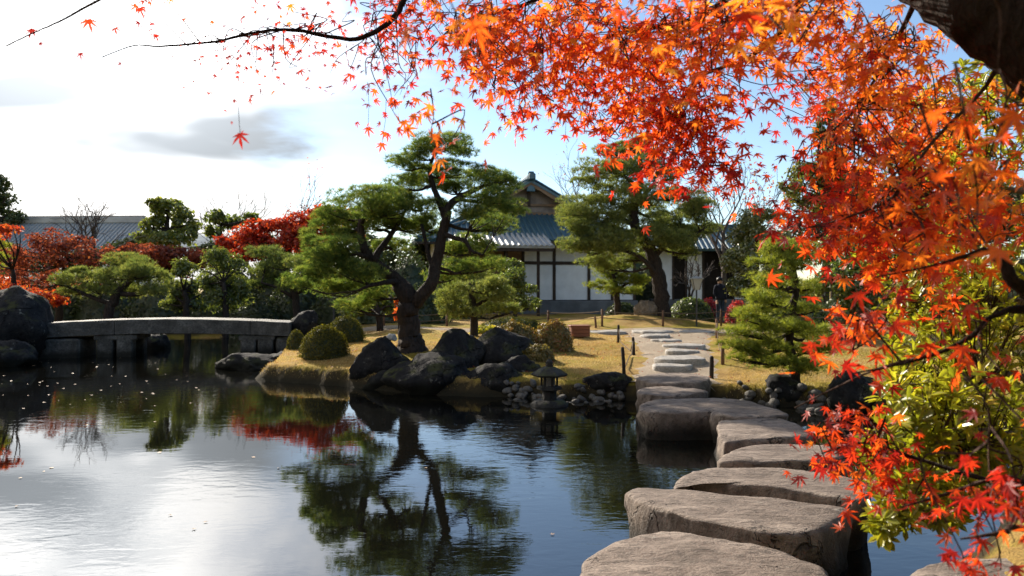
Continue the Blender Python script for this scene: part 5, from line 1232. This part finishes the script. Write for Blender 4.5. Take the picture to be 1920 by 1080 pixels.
maple('maple_sapling', 'low crimson maple branch reaching over the stepping stones at lower right', SCL,
      [[(2.15, 1.95, .55, .018), W4(1960, 930, 1.9, .010), W4(1850, 900, 1.85, .007), W4(1720, 860, 1.95, .005), W4(1620, 830, 2.0, .003), W4(1540, 850, 2.0, .001)],
       [(2.12, 1.93, .75, .012), W4(1960, 1000, 1.6, .008), W4(1880, 1000, 1.5, .005), W4(1800, 1010, 1.5, .002)],
       [W4(1850, 900, 1.85, .006), W4(1760, 930, 1.8, .004), W4(1690, 950, 1.8, .001)]],
      [(2.25, 1.95, so[2] - .15, .03), (2.2, 1.95, .5, .026), (2.1, 1.93, .8, .02), (2.08, 1.95, 1.1, .013), (2.0, 1.98, 1.35, .006)], so)

# ---------------------------------------------------------------- lime-green shrub on the right bank
def lime_shrub():
    o = np.array([2.75, 3.1, g1(2.75, 3.1)]); root = empty('evergreen_shrub', o); tag(root, 'lime-green narrow-leaved evergreen shrub overhanging the water at right', 'shrub')
    V = np.array([(0, 0, 0), (.13, .35, .05), (.15, .72, .04), (0, 1, -.06), (-.15, .72, .04), (-.13, .35, .05), (0, .4, -.02), (0, .75, -.03)])
    T = np.array([(0, 1, 6), (1, 2, 7), (1, 7, 6), (2, 3, 7), (3, 4, 7), (4, 5, 6), (4, 6, 7), (5, 0, 6)])
    regs = [(1790, 760, 150, 70, 2.3, 3.0, 120), (1720, 700, 70, 60, 2.5, 3.0, 50), (1800, 660, 140, 70, 2.6, 3.3, 110), (1860, 560, 100, 80, 2.6, 3.4, 100), (1760, 560, 110, 70, 2.9, 3.5, 90), (1690, 480, 90, 60, 3.1, 3.6, 60), (1840, 430, 120, 90, 2.9, 3.6, 100), (1760, 350, 110, 70, 3.1, 3.7, 80), (1860, 250, 90, 100, 2.9, 3.6, 100), (1760, 220, 70, 60, 3.2, 3.7, 40), (1860, 150, 70, 50, 3.0, 3.6, 40),
            (1700, 860, 80, 70, 2.2, 2.7, 80), (1800, 860, 110, 60, 2.2, 2.8, 90), (1680, 950, 50, 50, 2.1, 2.5, 44), (1770, 930, 70, 50, 2.1, 2.6, 56), (1880, 880, 60, 70, 2.2, 2.8, 50), (1740, 790, 90, 60, 2.2, 2.7, 80), (1650, 990, 26, 20, 2.1, 2.3, 8)]
    tw = MB(); C = []; D = []
    trunkp = [(o[0], o[1], o[2] - .15, .05), (2.65, 3.1, .9, .042), (2.5, 3.05, 1.5, .034), (2.4, 3.1, 2.1, .024), (2.3, 3.2, 2.6, .012)]
    limb(root, trunkp, 'maple_bark', 'trunk', origin=o, wob=.2)
    bl = [[(2.65, 3.1, .8, .026), W4(1900, 820, 2.6, .016), W4(1800, 840, 2.5, .010), W4(1700, 900, 2.4, .005), W4(1670, 960, 2.3, .002)], [(2.6, 3.1, 1.1, .024), W4(1880, 700, 2.8, .014), W4(1780, 720, 2.7, .008), W4(1690, 720, 2.7, .003)],
          [(2.5, 3.05, 1.5, .02), W4(1860, 560, 3.0, .012), W4(1760, 560, 3.1, .007), W4(1680, 500, 3.3, .003)], [(2.4, 3.1, 2.0, .018), W4(1860, 350, 3.2, .011), W4(1760, 320, 3.3, .006), W4(1740, 230, 3.4, .003)], [W4(1900, 820, 2.6, .012), W4(1850, 805, 2.4, .008), W4(1800, 815, 2.35, .005), W4(1740, 800, 2.3, .002)]]
    sk = [smooth_path(np.array(trunkp), 4)]
    for b in bl: limb(root, b, 'pale_bark', 'branch', origin=o, wob=.15, sides=7); sk.append(smooth_path(np.array(b), 4))
    sk = np.concatenate(sk)
    for (cx, cy, rx, ry, Y0, Y1, n) in regs:
        for _ in range(n):
            e = rng.normal(size=2); e = e / np.linalg.norm(e) * rng.uniform(0, 1) ** .5; c = P(cx + e[0] * rx, cy + e[1] * ry, rng.uniform(Y0, Y1))
            a = sk[np.argmin(np.linalg.norm(sk[:, :3] - c, axis=1))][:3]; d = nrm(c - a)
            A = c - d * min(.22, np.linalg.norm(c - a)) + np.array([0, 0, -.04]); tw.tube([A - o, (A + c) / 2 - o + rng.normal(0, .012, 3), c - o], [.003, .0022, .0015], 3, False)
            C.append(c); D.append(nrm(d * .4 + np.array([-.15, -.3, .75]) + rng.normal(0, .35, 3)))
    C = np.array(C); D = np.array(D); k = 9; n = len(C) * k
    Cc = np.repeat(C, k, 0); Dd = np.repeat(D, k, 0); rad = rng.normal(size=(n, 3)); rad = nrm(rad - Dd * np.sum(rad * Dd, 1)[:, None])
    yd = nrm(rad * rng.uniform(.6, 1.1, (n, 1)) + Dd * rng.uniform(.15, .9, (n, 1))); zd = nrm(Dd - yd * np.sum(Dd * yd, 1)[:, None] + rng.normal(0, .1, (n, 3)))
    x = np.cross(yd, zd); x = nrm(x); z = np.cross(x, yd); R = np.stack([x, yd, z], 2); pos = Cc + Dd * rng.uniform(-.02, .01, (n, 1)); s = rng.uniform(.036, .062, n); t = np.clip(np.repeat(rng.normal(.5, .16, len(C)), k) + rng.normal(0, .16, n), 0, 1)
    app = s / pos[:, 1]; app = np.where(np.abs(pos[:, 0] / pos[:, 1]) < .72, app, 0); order = np.argsort(-app); bank = {}
    for i in order[:300]:
        tb = int(np.clip(t[i] * 8, 0, 7))
        if tb not in bank:
            me = bpy.data.meshes.new('leaf'); me.from_pydata(V.tolist(), [], T.tolist()); at = me.attributes.new('tint', 'FLOAT', 'POINT'); at.data.foreach_set('value', np.full(len(V), (tb + .5) / 8, np.float32)); me.materials.append(M['shrub_leaf']); bank[tb] = me
        ob = link(bpy.data.objects.new('leaf', bank[tb]), root); m4 = Matrix(R[i].tolist()).to_4x4() @ Matrix.Scale(float(s[i]), 4); m4.translation = Vector((pos[i] - o).tolist()); ob.matrix_local = m4
    r = order[300:]; Vv, Tt, tt = scatter(V, T, pos[r] - o, R[r], s[r], t[r]); tag(tri_object('foliage', Vv, Tt, tt, M['shrub_leaf'], root), kind='stuff')
    tag(tw.build('twigs', M['twig'], root), kind='stuff')
lime_shrub()

# ---------------------------------------------------------------- grass, fallen and floating leaves
def grass():
    n = 150000; X = rng.uniform(-6, 7, n); Y = rng.uniform(9.4, 19, n); keep = (np.abs(X / Y) < .78); X, Y = X[keep], Y[keep]
    d = pond_dist(X, Y); k = (d > .06) & (rng.uniform(size=len(d)) < np.clip(1.7 - (Y - 9.5) / 9, .25, 1)); X, Y = X[k], Y[k]
    pc = smooth_path(np.array([gp(1262, 722), gp(1268, 700), gp(1275, 675), gp(1262, 652), gp(1255, 635), gp(1255, 622)]), 8)
    dd = np.min(np.hypot(X[:, None] - pc[None, :, 0], Y[:, None] - pc[None, :, 1]), 1); k = dd > .72 + .05 * (Y - 10); X, Y = X[k], Y[k]; n = len(X)
    p = np.stack([X, Y, gz(X, Y) - .004], 1); z = nrm(np.stack([rng.normal(0, .5, n), rng.normal(0, .5, n), np.ones(n)], 1)); t = np.clip(.5 + .25 * np.sin(X * 1.3 + Y) + rng.normal(0, .22, n), 0, 1)
    V, T, tt = scatter(np.array([(-.11, 0, 0), (.11, 0, 0), (0, 0, 1)]), np.array([(0, 1, 2)]), p, frames(z), rng.uniform(.018, .045, n), t)
    tag(tri_object('grass', V, T, tt, M['grass']), 'short golden dry grass covering the lawns round the pond', 'grass', kind='stuff')
M['grass'] = leaf_mat('dry_grass', [(0, (.17, .13, .03)), (.4, (.38, .25, .075)), (.8, (.56, .38, .14)), (1, (.64, .50, .26))], .35, .03, .5)
grass()

def floating():
    r = np.random.default_rng(9); pts = []
    while len(pts) < 90:
        x = abs(r.normal(0, 190)) if r.uniform() < .8 else r.uniform(0, 1000); y = r.uniform(668, 760) if r.uniform() < .85 else r.uniform(700, 900)
        Y = F * EYE / (y - HOR); X = (x - 960) / F * Y
        pts.append((X, Y, .004))
    p = np.array(pts); d = pond_dist(p[:, 0], p[:, 1]); p = p[d < -.15]; n = len(p)
    V, T, t = scatter(np.array([(0, 0, 0), (.5, .3, .06), (.35, .9, .02), (-.3, .8, .08), (-.45, .25, .0)]), np.array([(0, 1, 2), (0, 2, 3), (0, 3, 4)]), p, frames(np.stack([r.normal(0, .06, n), r.normal(0, .06, n), np.ones(n)], 1)), r.uniform(.02, .045, n), r.uniform(0, 1, n))
    tag(tri_object('floating_leaves', V, T, t, M['wet_leaf']), 'small pale fallen leaves drifting on the dark water', 'fallen leaves', kind='stuff')
floating()
def fallen():
    n = 1500; X = rng.uniform(-5, 6.5, n); Y = rng.uniform(9.6, 22, n); d = pond_dist(X, Y); k = d > .12; X, Y = X[k], Y[k]; n = len(X)
    p = np.stack([X, Y, gz(X, Y) + .03], 1); V, T, t = scatter(LEAF2[0], LEAF2[1], p, frames(np.stack([rng.normal(0, .35, n), rng.normal(0, .35, n), np.ones(n)], 1)), rng.uniform(.03, .06, n), np.clip(rng.normal(.35, .25, n), 0, 1))
    tag(tri_object('fallen_leaves', V, T, t, M['rust_leaf']), 'brown and rust fallen leaves strewn over the lawns', 'fallen leaves', kind='stuff')
fallen()
near_leaf = [(385, 980, 'pale fallen leaf on the water, lowest left of the drifting ones'), (800, 878, 'pale fallen leaf on the reflected grey cloud, middle left'), (322, 966, 'small pale fallen leaf near the grey cloud reflection'), (364, 992, 'pale fallen leaf floating right beside the lowest left one'), (30, 950, 'fallen leaf on the bright water near the left edge'), (1036, 1003, 'lone fallen leaf on the blue reflection left of the stepping stones')]
for i, (x, y, lab) in enumerate(near_leaf):
    Y = F * EYE / (y - HOR); me = bpy.data.meshes.get('drift_leaf')
    if me is None:
        me = bpy.data.meshes.new('drift_leaf'); me.from_pydata((LEAVES[3][0] * np.array([1, 1, -.4]) + np.array([0, 0, .12])).tolist(), [], LEAVES[3][1].tolist()); me.materials.append(M['wet_leaf'])
    ob = link(bpy.data.objects.new('floating_leaf', me)); ob.location = ((x - 960) / F * Y, Y, .003); ob.scale = (.026, .026, .026); ob.rotation_euler = (0, 0, i * 1.3); tag(ob, lab, 'fallen leaf', 'fallen leaves on the near water')

# unseen trees added behind the camera to hold back sky light
def shade_grove():
    Vs = []; Ts = []; ts = []; off = 0; tr = MB()
    for (x, y, h, w) in [(-9, -8, 7, 3.4), (-5, -7, 8, 3.2), (-1, -6.5, 8.5, 3.4), (3.2, -6, 8.5, 3.4), (7, -4.5, 8, 3.2), (9.5, -.5, 7.5, 3.0), (10, 4, 7, 2.8)]:
        z = g1(x, y); tr.tube([(x, y, z - .2), (x + .1, y, h * .35), (x, y, h * .7)], [.2, .16, .08], 7)
        for k in range(6):
            c = np.array([x, y, z + h * (.16 + .13 * k)]) + rng.normal(0, .3, 3); n = 900
            p, nn, q = lobed_points(c, np.array([w, w, h * .2]) * (1 - .07 * k), n, 10, .45, .2, 1, .3)
            V, T, t = scatter(LEAF2[0], LEAF2[1], p, frames(nn + rng.normal(0, .5, (n, 3))), rng.uniform(.28, .5, n), rng.uniform(0, 1, n)); Vs.append(V); Ts.append(T + off); ts.append(t); off += len(V)
    o = tri_object('shade_grove', np.concatenate(Vs), np.concatenate(Ts), np.concatenate(ts), M['dark_leaf']); tag(o, 'unseen evergreens added behind the camera to block sky light', 'shade_grove', kind='stuff')
    tag(tr.build('shade_grove_trunks', M['pine_bark'], o), kind='stuff')
shade_grove()
